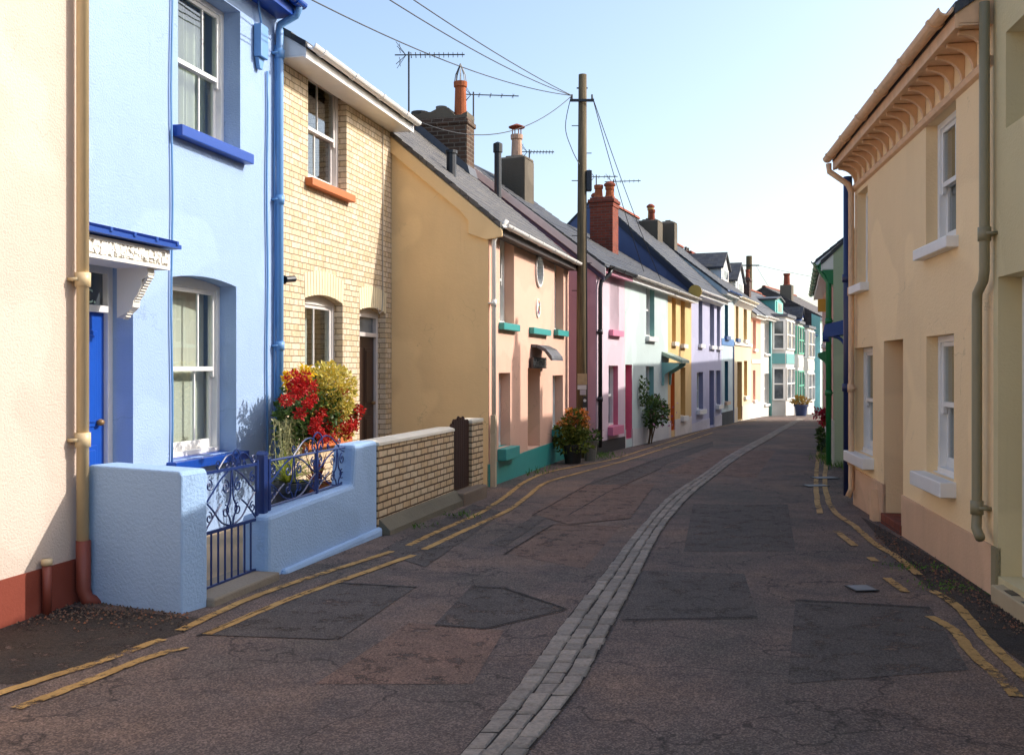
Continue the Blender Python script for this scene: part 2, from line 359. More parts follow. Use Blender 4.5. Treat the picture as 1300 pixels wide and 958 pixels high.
    if h.get('sill'):
        sm, sh, pr = h['sill'][:3]; ex = h['sill'][3] if len(h['sill']) > 3 else .07
        s = MB(); s.prism(F, [(u0 - ex, zb - sh), (u1 + ex, zb - sh), (u1 + ex, zb - .004), (u0 - ex, zb - .004)], -.05, pr); s.box(F, u0 + .002, u1 - .002, zb - .03, zb + .004, -D - .02, -.052)
        s.build('sill', sm, w, bevel=.008 if not far else 0)
    return w
def door(F, root, h, far=False):
    u0, u1 = h['u']; zb, zt = h['zb'], h['zt'] - h.get('arch', 0); D = h.get('depth', .18); dm = h.get('dm', WHITE); fm = h.get('fm', WHITE); tz = h.get('trans', 0)
    i0, i1 = u0 + .07, u1 - .07; zd = zt - .07 - tz; d = MB(); d.box(F, i0, i1, zb + .02, zd, -D - .08, -D - .04)
    if not far:
        m = (i0 + i1) / 2; H = zd - zb
        for a, b in ((i0 + .1, m - .05), (m + .05, i1 - .1)):
            for c, e in ((.10, .42), (.50, .92)):
                d.prism(F, [(a, zb + c * H), (b, zb + c * H), (b, zb + e * H), (a, zb + e * H)], -D - .05, -D - .03); d.box(F, a + .04, b - .04, zb + c * H + .04, zb + e * H - .04, -D - .04, -D - .018)
    o = d.build('door', dm, root, bevel=0 if far else .006)
    f = MB(); f.box(F, u0, i0, zb, zt, -D - .1, -D); f.box(F, i1, u1, zb, zt, -D - .1, -D); f.box(F, i0, i1, zt - .07, zt, -D - .1, -D - .002)
    if h.get('arch'): f.prism(F, [(u0, zt), (u1, zt)] + h['top'], -D - .1, -D - .004)
    if tz: f.box(F, i0, i1, zd, zd + .06, -D - .1, -D + .012)
    f.build('door_frame', fm, o, bevel=0 if far else .005)
    if tz: t = MB(); t.box(F, i0, i1, zd + .06, zt - .07, -D - .06, -D - .054); t.build('transom_pane', DGL, o)
    if not far:
        k = MB(); kk = F.p(i0 + .09 if h.get('knob', 'a') == 'a' else i1 - .09, zb + 1.02, -D - .01); k.lathe(kk + Vector((0, 0, -.03)), [(.005, 0), (.03, .012), (.036, .03), (.03, .048), (.005, .06)], 12)
        k.build('knob', paint('#8a6b42', .3), o, smooth=True)
    return o
def gutter(F, root, u0, u1, w, z, m, r=.058, step=.95):
    g = MB(); n = 8
    def half(ra, rb): return [(w + ra * math.cos(math.pi + math.pi * k / n), z + ra * math.sin(math.pi + math.pi * k / n)) for k in range(n + 1)] + [(w + rb * math.cos(-math.pi * k / n), z + rb * math.sin(-math.pi * k / n) + .004) for k in range(n + 1)]
    g.strip(F, half(r, r - .012), u0, u1); x = u0 + .25
    while x < u1: g.strip(F, half(r + .01, r - .002), x, x + .06); x += step
    return g.build('gutter', m, root)
def house(label, P0, P1, ez, wm, side='L', depth=6.0, pitch=38, roof=SLATE, gable=None, plinth=None, holes=(), oh=.22, fascia=WHITE, gut=WHITE, far=False, group=None, gz0=None, ridge=CLAYR, cat='house', vo=.02, ridgecut=None, nofasc=False):
    F = Fr(P0, P1, side); L = F.L; y0 = (F.P.y + F.P.y + F.d.y * L) / 2; zb = min(gz(F.P.y), gz(F.P.y + F.d.y * L)) - .3
    root = thing('terraced_house', F.p(L / 2, gz(y0)), label, cat, group); F.root = root; F.ez = ez
    tn = math.tan(R(pitch)); rz = ez + depth / 2 * tn; e = .003; wall = MB(); hs = [opening(F, h) for h in holes]
    wall.wallpoly(F, [(e, zb), (L - e, zb), (L - e, ez), (e, ez)], [h['poly'] for h in hs])
    for h in hs:
        mb = MB() if h.get('rev') else wall; D = h.get('depth', .14) + .12; pl = h['poly']
        for a, b in zip(pl, pl[1:] + pl[:1]): mb.poly([F.p(a[0], a[1], 0), F.p(b[0], b[1], 0), F.p(b[0], b[1], -D), F.p(a[0], a[1], -D)])
        if mb is not wall: h['mb'] = mb
    sd = [(0, zb), (depth, zb), (depth, ez), (depth / 2, rz), (0, ez)]
    gm = MB() if gable else wall
    gm.poly([F.p(e, z, -t) for t, z in sd]); wall.poly([F.p(L - e, z, -t) for t, z in sd]); wall.poly([F.p(e, zb, -depth), F.p(L - e, zb, -depth), F.p(L - e, ez, -depth), F.p(e, ez, -depth)])
    wall.build('wall', wm, root)
    if gable: gm.build('gable_wall', gable, root)
    rf = MB(); th = .07
    nc = max(6, int((depth / 2 + oh) / .17)); up_ = []
    for k in range(nc):                       # lapped courses, each lower edge a slate's thickness proud
        for q, lift in ((k, .014), (k + 1, .0)): ww = oh - (oh + depth / 2) * q / nc; up_.append((ww, ez - ww * tn + th + lift))
    rf.strip(F, [(oh, ez - oh * tn), (-depth / 2, rz)][::-1] + up_, e - vo, L - e); rf.strip(F, [(-depth - oh, ez - oh * tn), (-depth / 2, rz), (-depth / 2, rz + th), (-depth - oh, ez - oh * tn + th)], e - vo, L - e)
    ro = rf.build('roof', roof, root)
    if ridge:
        rg = MB(); n = 6; prof = [(-depth / 2 + .13 * math.cos(math.pi * k / n), rz + th - .05 + .12 * math.sin(math.pi * k / n)) for k in range(n + 1)]
        rg.strip(F, prof, e - vo, L - e); rg.build('ridge_tile', ridge, ro)
    if not nofasc:
        fa = MB(); fa.box(F, e, L - e, ez - oh * tn - .10, ez - oh * tn + .05, oh - .03, oh - .006); fa.box(F, e, L - e, ez - oh * tn - .085, ez - oh * tn - .07, .0, oh - .031)
        for q in (e, L - e - .012): fa.strip(F, [(0, ez - oh * tn - .066), (oh - .031, ez - oh * tn - .066), (oh - .031, ez - oh * tn + .02), (0, ez - .005)], q, q + .012)
        fa.build('fascia', fascia, root)
        if gut: gutter(F, root, e, L - e, oh + .06, ez - oh * tn + .05, gut)
    if plinth:
        pm, a, b = plinth; cuts = sorted([h['u'] for h in hs if h['zb'] < max(a, b)]); x = e
        zz = lambda u: a + (b - a) * u / L
        for c in cuts + [(L - e, None)]:
            if c[0] - x > .02: pb = MB(); pb.prism(F, [(x, zb), (c[0], zb), (c[0], zz(c[0])), (x, zz(x))], -.02, .018); pb.build('plinth', pm, root)
            if c[1]: x = c[1]
    for h in hs:
        if h['k'] == 'win' or h['k'] == 'oval': w = window(F, root, h, h.get('far', far))
        elif h['k'] == 'door': w = door(F, root, h, h.get('far', far))
        h['o'] = w
        if 'mb' in h: h['mb'].build('reveal', h['rev'], w)
    return F
def pipe(F, root, pts, m, r=.036, collars=(), name='downpipe', n=10):
    b = MB(); b.tube([F.p(*q) for q in pts], r, n)
    for u, z, w in collars: b.tube([F.p(u, z - .05, w), F.p(u, z + .05, w)], r * 1.28, n); b.box(F, u - .07, u + .07, z - .012, z + .012, .0, w)
    return b.build(name, m, root, smooth=True)
def smoothpath(pts, n=6):
    out = []; P = [Vector(p) for p in pts]; P = [P[0]] + P + [P[-1]]
    for i in range(1, len(P) - 2):
        a, b, c, d = P[i - 1:i + 3]
        for k in range(n):
            t = k / n; out.append(.5 * ((2 * b) + (c - a) * t + (2 * a - 5 * b + 4 * c - d) * t * t + (3 * b - a - 3 * c + d) * t ** 3))
    return out + [P[-1]]
def chimney(F, u, w, su, sw, z0, z1, m, pots=(), caps=((.05, .12),), rend=False):
    b = MB(); r = F.root; b.box(F, u - su / 2, u + su / 2, z0, z1, w - sw / 2, w + sw / 2); z = z1
    for ex, hh in caps: b.box(F, u - su / 2 - ex, u + su / 2 + ex, z - hh - .06, z - .06, w - sw / 2 - ex, w + sw / 2 + ex); z -= hh
    if rend:
        for k in range(3): q = .1 * k; b.prism(F, [(u - su / 2 + q, z1 + .05 * k), (u + su / 2 - q, z1 + .05 * k), (u + su / 2 - q - .05, z1 + .06 + .05 * k), (u - su / 2 + q + .05, z1 + .06 + .05 * k)], w - sw / 2 + q, w + sw / 2 - q)
    o = b.build('chimney', m, r, bevel=.02)
    for pt in pots:
        du, dw, h, rad, pm = pt[:5]; q = MB(); c = F.p(u + du, z1 - .02, w + dw)
        q.lathe(c, [(rad * 1.15, 0), (rad * 1.15, .06), (rad * .98, .1), (rad * .86, h - .12), (rad * 1.05, h - .1), (rad * 1.08, h), (rad * .7, h), (rad * .7, h - .2)], 14); q.build('chimney_pot', pm, o, smooth=False)
        cap = pt[5] if len(pt) > 5 else None
        if cap == 'cowl':
            k = MB(); k.lathe(c + Vector((0, 0, h + .16)), [(rad * 1.4, 0), (rad * 1.45, .02), (rad * .2, .09)], 14)
            for q4 in range(4): a = q4 * math.pi / 2 + .4; d = Vector((math.cos(a), math.sin(a), 0)) * rad * .8; k.tube([c + d + Vector((0, 0, h - .02)), c + d + Vector((0, 0, h + .17))], .012, 5)
            k.build('chimney_cowl', CLAYR, o)
        if cap == 'cage':
            k = MB()
            for q4 in range(8): a = q4 * math.pi / 4; d = Vector((math.cos(a), math.sin(a), 0)) * rad * .95; k.tube([c + d + Vector((0, 0, h - .01)), c + d * .8 + Vector((0, 0, h + .15)), c + Vector((0, 0, h + .38))], .009, 4)
            k.build('bird_guard', IRON, o)
        if cap == 'hat':
            k = MB(); k.lathe(c + Vector((0, 0, h)), [(rad * 1.35, 0), (rad * 1.35, .05), (rad * .6, .12)], 14); k.build('chimney_cowl', CLAYR, o)
    return o
def aerial(F, par, u, w, z0, z1, length, ang, n=10, both=False, el=.02):
    b = MB(); m = F.p(u, z0, w); t = F.p(u, z1, w); b.tube([m, t], .018, 6)
    d = Vector((math.cos(ang), math.sin(ang), 0)); s = Vector((-d.y, d.x, 0)); o = t - Vector((0, 0, .06))
    b.tube([o - d * .25, o + d * length + Vector((0, 0, el * length))], .012, 5)
    for k in range(n):
        c = o + d * (length * (k + .5) / n) + Vector((0, 0, el * length * k / n)); h = .16 - .004 * k; b.tube([c - s * h, c + s * h], .005, 4); b.tube([c - Vector((0, 0, .05)), c + Vector((0, 0, .05))], .005, 4)
    for q in (-1, 1):
        b.tube([o - d * .05, o - d * .22 + Vector((0, 0, .2 * q)) + s * .12], .006, 4); b.tube([o - d * .05, o - d * .22 + Vector((0, 0, .2 * q)) - s * .12], .006, 4)
        for e2 in (.08, .16): b.tube([o - d * .16 + Vector((0, 0, q * e2)) - s * .14, o - d * .16 + Vector((0, 0, q * e2)) + s * .14], .005, 4)
    return b.build('tv_aerial', IRON, par)
# ================================================================ SETTING: ground, road, markings
def rowsheet(name, x0, x1, ys, dz, m):
    b = MB()
    for a, c in zip(ys, ys[1:]): b.poly([(x0, a, gz(a) + dz), (x1, a, gz(a) + dz), (x1, c, gz(c) + dz), (x0, c, gz(c) + dz)])
    return struct(b.build(name, m))
def frange(a, b, s): return [a + s * k for k in range(int((b - a) / s) + 1)]
rowsheet('ground', -500, 500, frange(-40, 110, 1.0) + [150, 250, 400, 900, 2000], -.05, stucco('#6b6552', .3, 20, .3, .2))
ROAD = asphalt(); rowsheet('road', -4.6, 40, frange(-12, 100, .5), 0, ROAD)
def sheet(name, pts, dz, m, n=4):
    bm = bmesh.new(); vs = [bm.verts.new((p.x, p.y, 0)) for p in pts]; bm.faces.new(vs); bmesh.ops.triangulate(bm, faces=bm.faces)
    for _ in range(n): bmesh.ops.subdivide_edges(bm, edges=[e for e in bm.edges if e.calc_length() > .5], cuts=1, use_grid_fill=True); bmesh.ops.triangulate(bm, faces=bm.faces)
    b = MB(); b.v = [Vector((v.co.x, v.co.y, gz(v.co.y) + dz)) for v in bm.verts]; bm.verts.index_update(); b.f = [tuple(v.index for v in f.verts) for f in bm.faces]; bm.free()
    return struct(b.build(name, m))
PD = patchmat('#4e4844', '#58504b', 'd'); PR = patchmat('#785f52', '#69564b', 'r'); PG = patchmat('#332e2b', '#43382f', 'g')
for mt, pp, dz in ((PD, [(552, 792), (614, 797), (720, 772), (640, 744), (600, 742)], .004), (PD, [(690, 645), (745, 614), (830, 583), (905, 560), (905, 567), (840, 592), (770, 624), (722, 652)], .004),
                   (PD, [(620, 690), (760, 606), (770, 608), (640, 694)], .008), (PD, [(812, 724), (945, 728), (962, 782), (790, 786)], .004), (PR, [(675, 652), (742, 616), (832, 614), (800, 658), (722, 666)], .012), (PR, [(640, 702), (702, 664), (788, 668), (742, 722)], .004),
                   (PR, [(400, 868), (520, 790), (640, 800), (600, 868)], .004), (PD, [(250, 806), (430, 812), (530, 744), (420, 738)], .008), (PG, [(1092, 655), (1262, 752), (1318, 792), (1310, 850), (1245, 802), (1150, 722)], .004), (PG, [(88, 770), (256, 784), (235, 802), (30, 868), (-20, 868), (-20, 798)], .004),
                   (PD, [(880, 640), (1000, 640), (1010, 700), (868, 700)], .004), (PR, [(845, 600), (905, 572), (985, 572), (960, 606)], .008), (PD, [(1010, 760), (1180, 770), (1230, 850), (1000, 868)], .004), (PD, [(480, 700), (600, 640), (640, 650), (540, 720)], .008)):
    sheet('tarmac_patch', [ground(*q) for q in pp], dz * .55, mt)
# three rows of granite setts down the middle of the lane
LE = [(430, 1130), (585, 958), (660, 868), (714, 793), (764, 731), (813, 669), (851, 629), (892, 602), (934, 573), (996, 540), (1013, 531.5)]
RE = [(530, 1130), (668, 958), (738, 868), (779, 793), (811, 731), (844, 673), (878, 629), (911, 602), (951, 573), (1006, 540), (1022, 531.5)]
lp = smoothpath([ground(*q) for q in LE], 40); rp = smoothpath([ground(q[0], l[1]) for q, l in zip(RE, LE)], 40)
t = NT('granite_sett'); geo = t.n('ShaderNodeNewGeometry'); c = t.ramp(geo.outputs['Random Per Island'], [(0, rgb('#857d73')), (.5, rgb('#948a7f')), (1, rgb('#a4998c'))])
c = t.mix(1, c, t.ramp(t.noise(35, 5, .7), [(.3, g3(.6)), (.7, g3(1.1))]), 'MULTIPLY'); t.bump(t.noise(24, 5), 1.0, .016); SETT = t.fin(c, .8, spec=.3)
bed = MB(); st = MB()
for i in range(len(lp) - 1):
    a, b, c_, d = lp[i], rp[i], rp[i + 1], lp[i + 1]; bed.poly([(q.x, q.y, gz(q.y) + .0085) for q in (a, b, c_, d)])
struct(bed.build('sett_bed', PG if False else stucco('#332e2a', .5, 50, .3)))
def along(s):                                     # arclength lookup on both edges
    pass
    i = 0
    lo, hi = 0, len(_cum) - 2
    while lo < hi:
        md = (lo + hi + 1) // 2
        if _cum[md] <= s: lo = md
        else: hi = md - 1
    f = (s - _cum[lo]) / max(1e-6, _cum[lo + 1] - _cum[lo])
    return lp[lo].lerp(lp[lo + 1], f), rp[lo].lerp(rp[lo + 1], f)
_cum = [0]
for a, b in zip(lp, lp[1:]): _cum.append(_cum[-1] + (b - a).length)
for ci in range(3):
    s = random.uniform(0, .1)
    while s < _cum[-1] - .3:
        ln = random.uniform(.10, .21); j = lambda k: random.uniform(-.009, .009)
        (l0, r0), (l1, r1) = along(s + .004), along(s + ln - .004); fa, fb = ci / 3 + .012 + j(0), (ci + 1) / 3 - .012 + j(0)
        q = [l0.lerp(r0, fa), l0.lerp(r0, fb), l1.lerp(r1, fb), l1.lerp(r1, fa)]; cen = (q[0] + q[1] + q[2] + q[3]) / 4; h = .019 + random.uniform(-.004, .004)
        q = [v + Vector((j(0), j(0))) * .6 for v in q]
        n0 = len(st.v)
        for sc_, z in ((1, .005), (.97, h - .008), (.80, h)): st.v += [Vector((cen.x + (v.x - cen.x) * sc_, cen.y + (v.y - cen.y) * sc_, gz(v.y) + z)) for v in q]
        for lv in (0, 4):
            for k in range(4): k2 = (k + 1) % 4; st.f.append((n0 + lv + k, n0 + lv + k2, n0 + lv + 4 + k2, n0 + lv + 4 + k))
        st.f.append((n0 + 8, n0 + 9, n0 + 10, n0 + 11)); s += ln
struct(st.build('sett_strip', SETT))
YEL = linepaint()
def line(pp, wd=.07, m=None, nm='yellow_line'):
    pts = smoothpath([ground(*q) for q in pp], 14); b = MB(); L = []
    for i, p in enumerate(pts):
        d = (pts[min(i + 1, len(pts) - 1)] - pts[max(i - 1, 0)]).normalized(); n = Vector((-d.y, d.x)); j = random.uniform(-.006, .006)
        L.append((p + n * (wd / 2 + j), p - n * (wd / 2 - j)))
    for (a, c), (d, e) in zip(L, L[1:]): b.poly([(q.x, q.y, gz(q.y) + .0078) for q in (a, c, e, d)])
    return struct(b.build(nm, m or YEL))
for pp in ([(-60, 900), (45, 866), (128, 840), (206, 812)], [(228, 801), (330, 755), (420, 725), (498, 700)], [(518, 693), (560, 673), (610, 651), (642, 630), (666, 612), (694, 600), (732, 592), (782, 582), (840, 564), (900, 545), (960, 533)],
           [(20, 900), (105, 868), (180, 838), (236, 822)], [(262, 806), (370, 760), (440, 735), (525, 705)], [(538, 698), (600, 669), (645, 648), (670, 630), (693, 613), (733, 601), (800, 583), (850, 567), (905, 549)],
           [(1340, 900), (1300, 858), (1255, 815), (1215, 770), (1183, 750)], [(1166, 730), (1138, 707), (1110, 690), (1085, 668), (1056, 645), (1047, 610), (1049, 575), (1042, 547)], [(1290, 885), (1272, 864), (1235, 830), (1210, 800), (1180, 783)], [(1150, 752), (1126, 734)], [(1112, 713), (1105, 708)], [(1085, 693), (1061, 674)], [(1041, 652), (1036, 620), (1038, 582), (1041, 556)]):
    line(pp)
SEAM = patchmat('#2a2726', '#35302d', 's')
for pp in ([(602, 745), (640, 747), (720, 774)], [(720, 774), (614, 799), (552, 794)], [(790, 788), (962, 784)], [(690, 647), (745, 616), (830, 585), (905, 562)], [(722, 654), (770, 626), (840, 594)], [(250, 808), (420, 740), (530, 746)], [(1010, 762), (1180, 772)], [(675, 655), (742, 618), (832, 616)], [(640, 704), (702, 666), (788, 670)]):
    for qq in zip(pp, pp[1:]): line(qq, .018, SEAM, 'tar_seam')
# ================================================================ LEFT SIDE
TERR = 'terraced houses along the lane'
PIPEC = paint('#d8bf93', .45); REDP = stucco('#8a4434', .3, 50, .15)
FA = house('cream rendered house with red plinth at the near left edge', (-5.25, -2.0), (-3.075, 7.07), 5.8, stucco('#d2bfae', .9, 60, .06, .06), plinth=(REDP, .29, .305), group=TERR, fascia=paint('#d8bf93'), gut=PIPEC, pitch=33)
ra = FA.root; up = FA.u(105, .075); zr = .40
pipe(FA, ra, [(up, zr, .075), (up, 5.65, .075), (up, 5.75, .25)], PIPEC, .042, [(up, FA.z(105, 355, .075), .075), (up, FA.z(105, 558, .075), .075)])
pipe(FA, ra, [(up, .44, .08), (up, .10, .08), (up + .01, .03, .10), (up + .06, -.02, .17)], paint('#8a4434', .5), .05, [], 'drain_pipe')
u2 = FA.u(61, .06); pipe(FA, ra, [(u2, .0, .05), (u2, .34, .05)], paint('#8a4434', .5), .03, [], 'vent_pipe'); pipe(FA, ra, [(u2, .33, .05), (u2, .37, .05)], PIPEC, .036, [], 'vent_cap')
# blue house
BLUE = stucco('#9db6d9', .9, 55, .05, .05); NAVY = paint('#1246a0', .35); MIDB = paint('#6797c9', .45)
FB = house('pale blue rendered house with deep blue sills and a carved white door canopy', (-3.678, 7.2), (-2.679, 11.36), 5.88, BLUE, group=TERR, pitch=33, fascia=NAVY, gut=NAVY, oh=.26,
    holes=[dict(k='win', r=(219, 300, 358, 572), arch=.05, depth=.19, sill=(NAVY, .09, .10, .1), blind='#e6dcc8', bz=.03, nb=1, bar=.7),
           dict(k='win', r=(226, 305, -10, 194), depth=.19, zt=5.42, sill=(NAVY, .11, .11, .1), curtain=(('b', .4),), cloth='#b9b89f', room='#d5dfe0', nb=1, bar=.7),
           dict(k='door', r=(80, 169, 338, 700), zb=.16, wd=1.02, depth=.2, dm=paint('#1a4fb0', .3), trans=.34, knob='b')])
rb = FB.root
tx = bpy.data.curves.new('door_lettering', 'FONT'); tx.body = 'C.'; tx.size = .17; tx.extrude = .001
to = bpy.data.objects.new('door_lettering', tx); col.objects.link(to); dg = bpy.context.evaluated_depsgraph_get(); dg.update()
me = bpy.data.meshes.new_from_object(to.evaluated_get(dg)); bpy.data.objects.remove(to)
hd = FB.root and [o for o in rb.children if o.name.startswith('door')][0]
h3 = [x for x in (0,)]; du1 = FB.u(169); zt3 = FB.z(169, 338)
lt = bpy.data.objects.new('transom_lettering', me); col.objects.link(lt); me.materials.append(paint('#b9d6c8', .4)); lt.parent = hd
P = FB.p(du1 - .33, zt3 - .33, -.245) - WL[hd]; lt.location = P; lt.rotation_euler = (R(90), 0, math.atan2(FB.d.y, FB.d.x))
w = .34; ur = FB.u(213, w); zc1, zc0 = FB.z(213, 318, w), FB.z(213, 343, w); ul = ur - 1.22
CARV = stucco('#e6e1d6', .4, 60, .08, .1)
cb = MB(); cb.box(FB, ul, ur, zc0, zc1, .0, w)
for a, b, c, d in ((ul, ur, zc1 - .03, zc1), (ul, ur, zc0, zc0 + .03), (ul, ul + .035, zc0 + .03, zc1 - .03), (ur - .035, ur, zc0 + .03, zc1 - .03)): cb.box(FB, a, b, c, d, w + .001, w + .02)
cn = cb.build('door_canopy', CARV, rb)
cv = MB()
for k in range(150):
    u, z = random.uniform(ul + .06, ur - .06), random.uniform(zc0 + .045, zc1 - .045); r = random.uniform(.012, .026); a = random.random() * 6
    cv.prism(FB, [(u + r * math.cos(a + q * math.pi / 3) * (1 if q % 2 else 1.7), z + r * math.sin(a + q * math.pi / 3) * (1 if q % 2 else 1.7)) for q in range(6)], w, w + random.uniform(.01, .028))
cv.build('carved_frieze', CARV, cn)
cr = MB(); cr.strip(FB, [(0, zc1 + .15), (w + .09, zc1 + .05), (w + .09, zc1 + .015), (0, zc1 + .005)], ul - .06, ur + .07)
for k in range(5): x = ul + (ur - ul) * k / 4; cr.strip(FB, [(0, zc1 + .175), (w + .1, zc1 + .075), (w + .1, zc1 + .04), (0, zc1 + .14)], x - .015, x + .015)
cr.build('canopy_roof', paint('#1a489c', .4), cn)
for x in (ul + .10, ur - .18):
    k = MB(); prof = [(0, zc0), (.29, zc0), (.30, zc0 - .05), (.27, zc0 - .08), (.235, zc0 - .10), (.235, zc0 - .15), (.20, zc0 - .22), (.16, zc0 - .27), (.15, zc0 - .33), (.09, zc0 - .38), (.0, zc0 - .42)]
    k.strip(FB, prof, x - .05, x + .05)
    for q in range(16): a = q / 15; k.strip(FB, [(.28 - .22 * a, zc0 - .07 - .33 * a + .02), (.30 - .22 * a, zc0 - .08 - .33 * a), (.27 - .22 * a, zc0 - .09 - .33 * a - .012)], x - .035, x + .035)
    k.build('canopy_bracket', CARV, cn)
ub = FB.u(331, .05); zb0, zb1 = FB.z(331, 78), FB.z(331, 37)
bx = MB(); bx.box(FB, ub - .085, ub + .085, zb0, zb1, .01, .10); bx.prism(FB, [(ub - .03, zb0 - .12), (ub + .03, zb0 - .12), (ub + .07, zb0 - .002), (ub - .07, zb0 - .002)], .012, .06); bx.build('meter_box', MIDB, rb, bevel=.008)
for px, za, zb_, r in ((339, .3, zb0 - .08, .013), (349, .3, 5.3, .014), (218, .75, 5.6, .010)):
    uu = FB.u(px, .02); pipe(FB, rb, [(uu + .012 * math.sin(k * 1.1), za + (zb_ - za) * k / 14, .022) for k in range(15)], MIDB, r, [], 'surface_cable', 6)
uc = FB.u(331, .05); pipe(FB, rb, [(uc + .03, zb1 - .02, .05), (uc - .05, zb1 + .15, .06), (uc - .08, zb1 + .4, .06), (uc, zb1 + .55, .1)], MIDB, .012, [], 'surface_cable', 6)
up = FB.L - .075; pipe(FB, rb, [(up, .1, .07), (up, 5.46, .07), (up - .0, 5.53, .075), (up + .0, 5.62, .27), (up - .0, 5.68, .30), (up - .0, 5.8, .31)], MIDB, .042, [(up, 1.9, .07), (up, 3.55, .07), (up, 5.2, .07)])
# brick house
CREAMB = brick('#ead8bd', '#dcc49e', '#8c765c', squash=.5, sqf=2, ms=.006, blot=.12, dark='#b08f5c', bump=.5); ORG = paint('#c8703e', .6)
BRK = brick('#dcc6a4', '#cfb088', '#5e4c3a', ms=.010, blot=.2, dark='#a98455', key='w', bias=-.1)
D_ = (-1.812, 14.977)
FC = house('cream brick house with white gutter and terracotta sills beside the pale blue house', (-2.679, 11.36), D_, 5.5, CREAMB, group=TERR, pitch=33, oh=.36, fascia=paint('#efece6', .35), gut=paint('#efece6', .35),
    holes=[dict(k='win', r=(391, 440, 40, 247), zt=5.36, depth=.12, sill=(ORG, .10, .10, .08), curtain=(('a', .4),), blind=None, room='#9aa5a8', fm=paint('#e4ded8', .4)),
           dict(k='win', r=(387, 435, 379, 548), arch=.07, depth=.12, sill=(ORG, .14, .10, .1), curtain=(('a', .62),), nb=1, room='#8a8574', fm=paint('#e4ded8', .4)),
           dict(k='door', r=(456.5, 489.5, 388, 700), m='L', zb=.12, arch=.06, depth=.12, dm=paint('#3a2620', .4), fm=paint('#d8cfca', .4), trans=.28, knob='b')])
rc = FC.root
for h in ((387, 435, 379, .07, 352), (456.5, 489.5, 388, .06, 364)):   # soldier arches, brick by brick in one part
    u0, u1 = FC.u(h[0]), FC.u(h[1]); z1 = FC.z(h[1] if h[0] < 400 else h[0], h[2]); n = max(5, int((u1 - u0) / .078)); b = MB(); A = h[3]; hh = .30
    for k in range(n):
        a, c = u0 - .01 + (u1 - u0 + .02) * k / n + .005, u0 - .01 + (u1 - u0 + .02) * (k + 1) / n - .005; tm = (2 * (k + .5) / n - 1)
        zl = z1 - A * tm * tm; b.prism(FC, [(a, zl + .002), (c, zl + .002), (c + tm * .02, zl + hh), (a + tm * .02, zl + hh)], -.03, .006)
    b.build('brick_arch', stucco('#e8d9b6', .4, 60, .12, .1), rc)
ul_ = FC.u(364, .1); lm = MB(); c = FC.p(ul_, FC.z(364, 357), .0); lm.tube([c, c + Vector((FC.n.x, FC.n.y, 0)) * .08], .05, 12)
lm.tube([FC.p(ul_ - .02, FC.z(364, 357), .09), FC.p(ul_ + .13, FC.z(364, 357) + .02, .13)], .038, 10); lm.build('wall_lamp', IRON, rc, smooth=False)
uw = FC.u(486, .01); pipe(FC, rc, [(uw, 5.2, .012), (uw + .01, 4.4, .014), (uw - .01, 3.6, .012), (uw, FC.z(486, 375), .012), (uw - .04, FC.z(486, 395), .014), (uw - .16, FC.z(486, 399), .014), (uw - .22, FC.z(486, 392), .014)], paint('#b9b2a6'), .008, [], 'surface_cable', 5)
# front gardens: boundary line
BL = Fr((-3.98 + .264 * 5.0, 5.0), (-3.98 + .264 * 15, 15), 'L'); bu = BL.u
BW = stucco('#9dbadc', 1.0, 45, .06, .1, key='bw')
zt_ = .955
def rounded(w0, w1, z1, r=.05): return [(w0, z1 - r), (w0 + r * .3, z1 - r * .3), (w0 + r, z1), (w1 - r, z1), (w1 - r * .3, z1 - r * .3), (w1, z1 - r)]
b = MB(); ang = Fr((-2.22, 6.685), (-3.02, 7.06), 'R'); b.prism(ang, [(0, -.3), (.87, -.3), (.87, zt_ - .01), (.85, zt_ + .01), (.02, zt_), (0, zt_ - .03)], -.25, 0)
tag(b.build('garden_wall', BW, None, bevel=.03, loc=(-2.6, 6.9, 0)), 'pale blue rendered garden wall standing left of the iron gate', 'wall')
# low wall and pier
ua, ubb, uz_ = bu(341), bu(479.5), bu(452); z0, z1 = BL.z(341, 655), BL.z(470, 561)
b = MB(); zl = lambda u: z0 + (BL.z(452, 617) - z0) * (u - ua) / (uz_ - ua)
b.prism(BL, [(ua, -.3), (ubb, -.3), (ubb, z1), (uz_, z1), (uz_ - .06, zl(uz_) + .02), (ua, z0)], -.24, 0)
b.prism(BL, [(ua + .2, -.3), (ubb + .03, -.3), (ubb + .03, .06), (ua + .2, .03)], -.02, .05)
tag(b.build('garden_wall', BW, None, bevel=.035, loc=BL.p((ua + ubb) / 2, 0, -.1)), 'low pale blue garden wall under the iron railing, with a pier at its far end', 'wall')
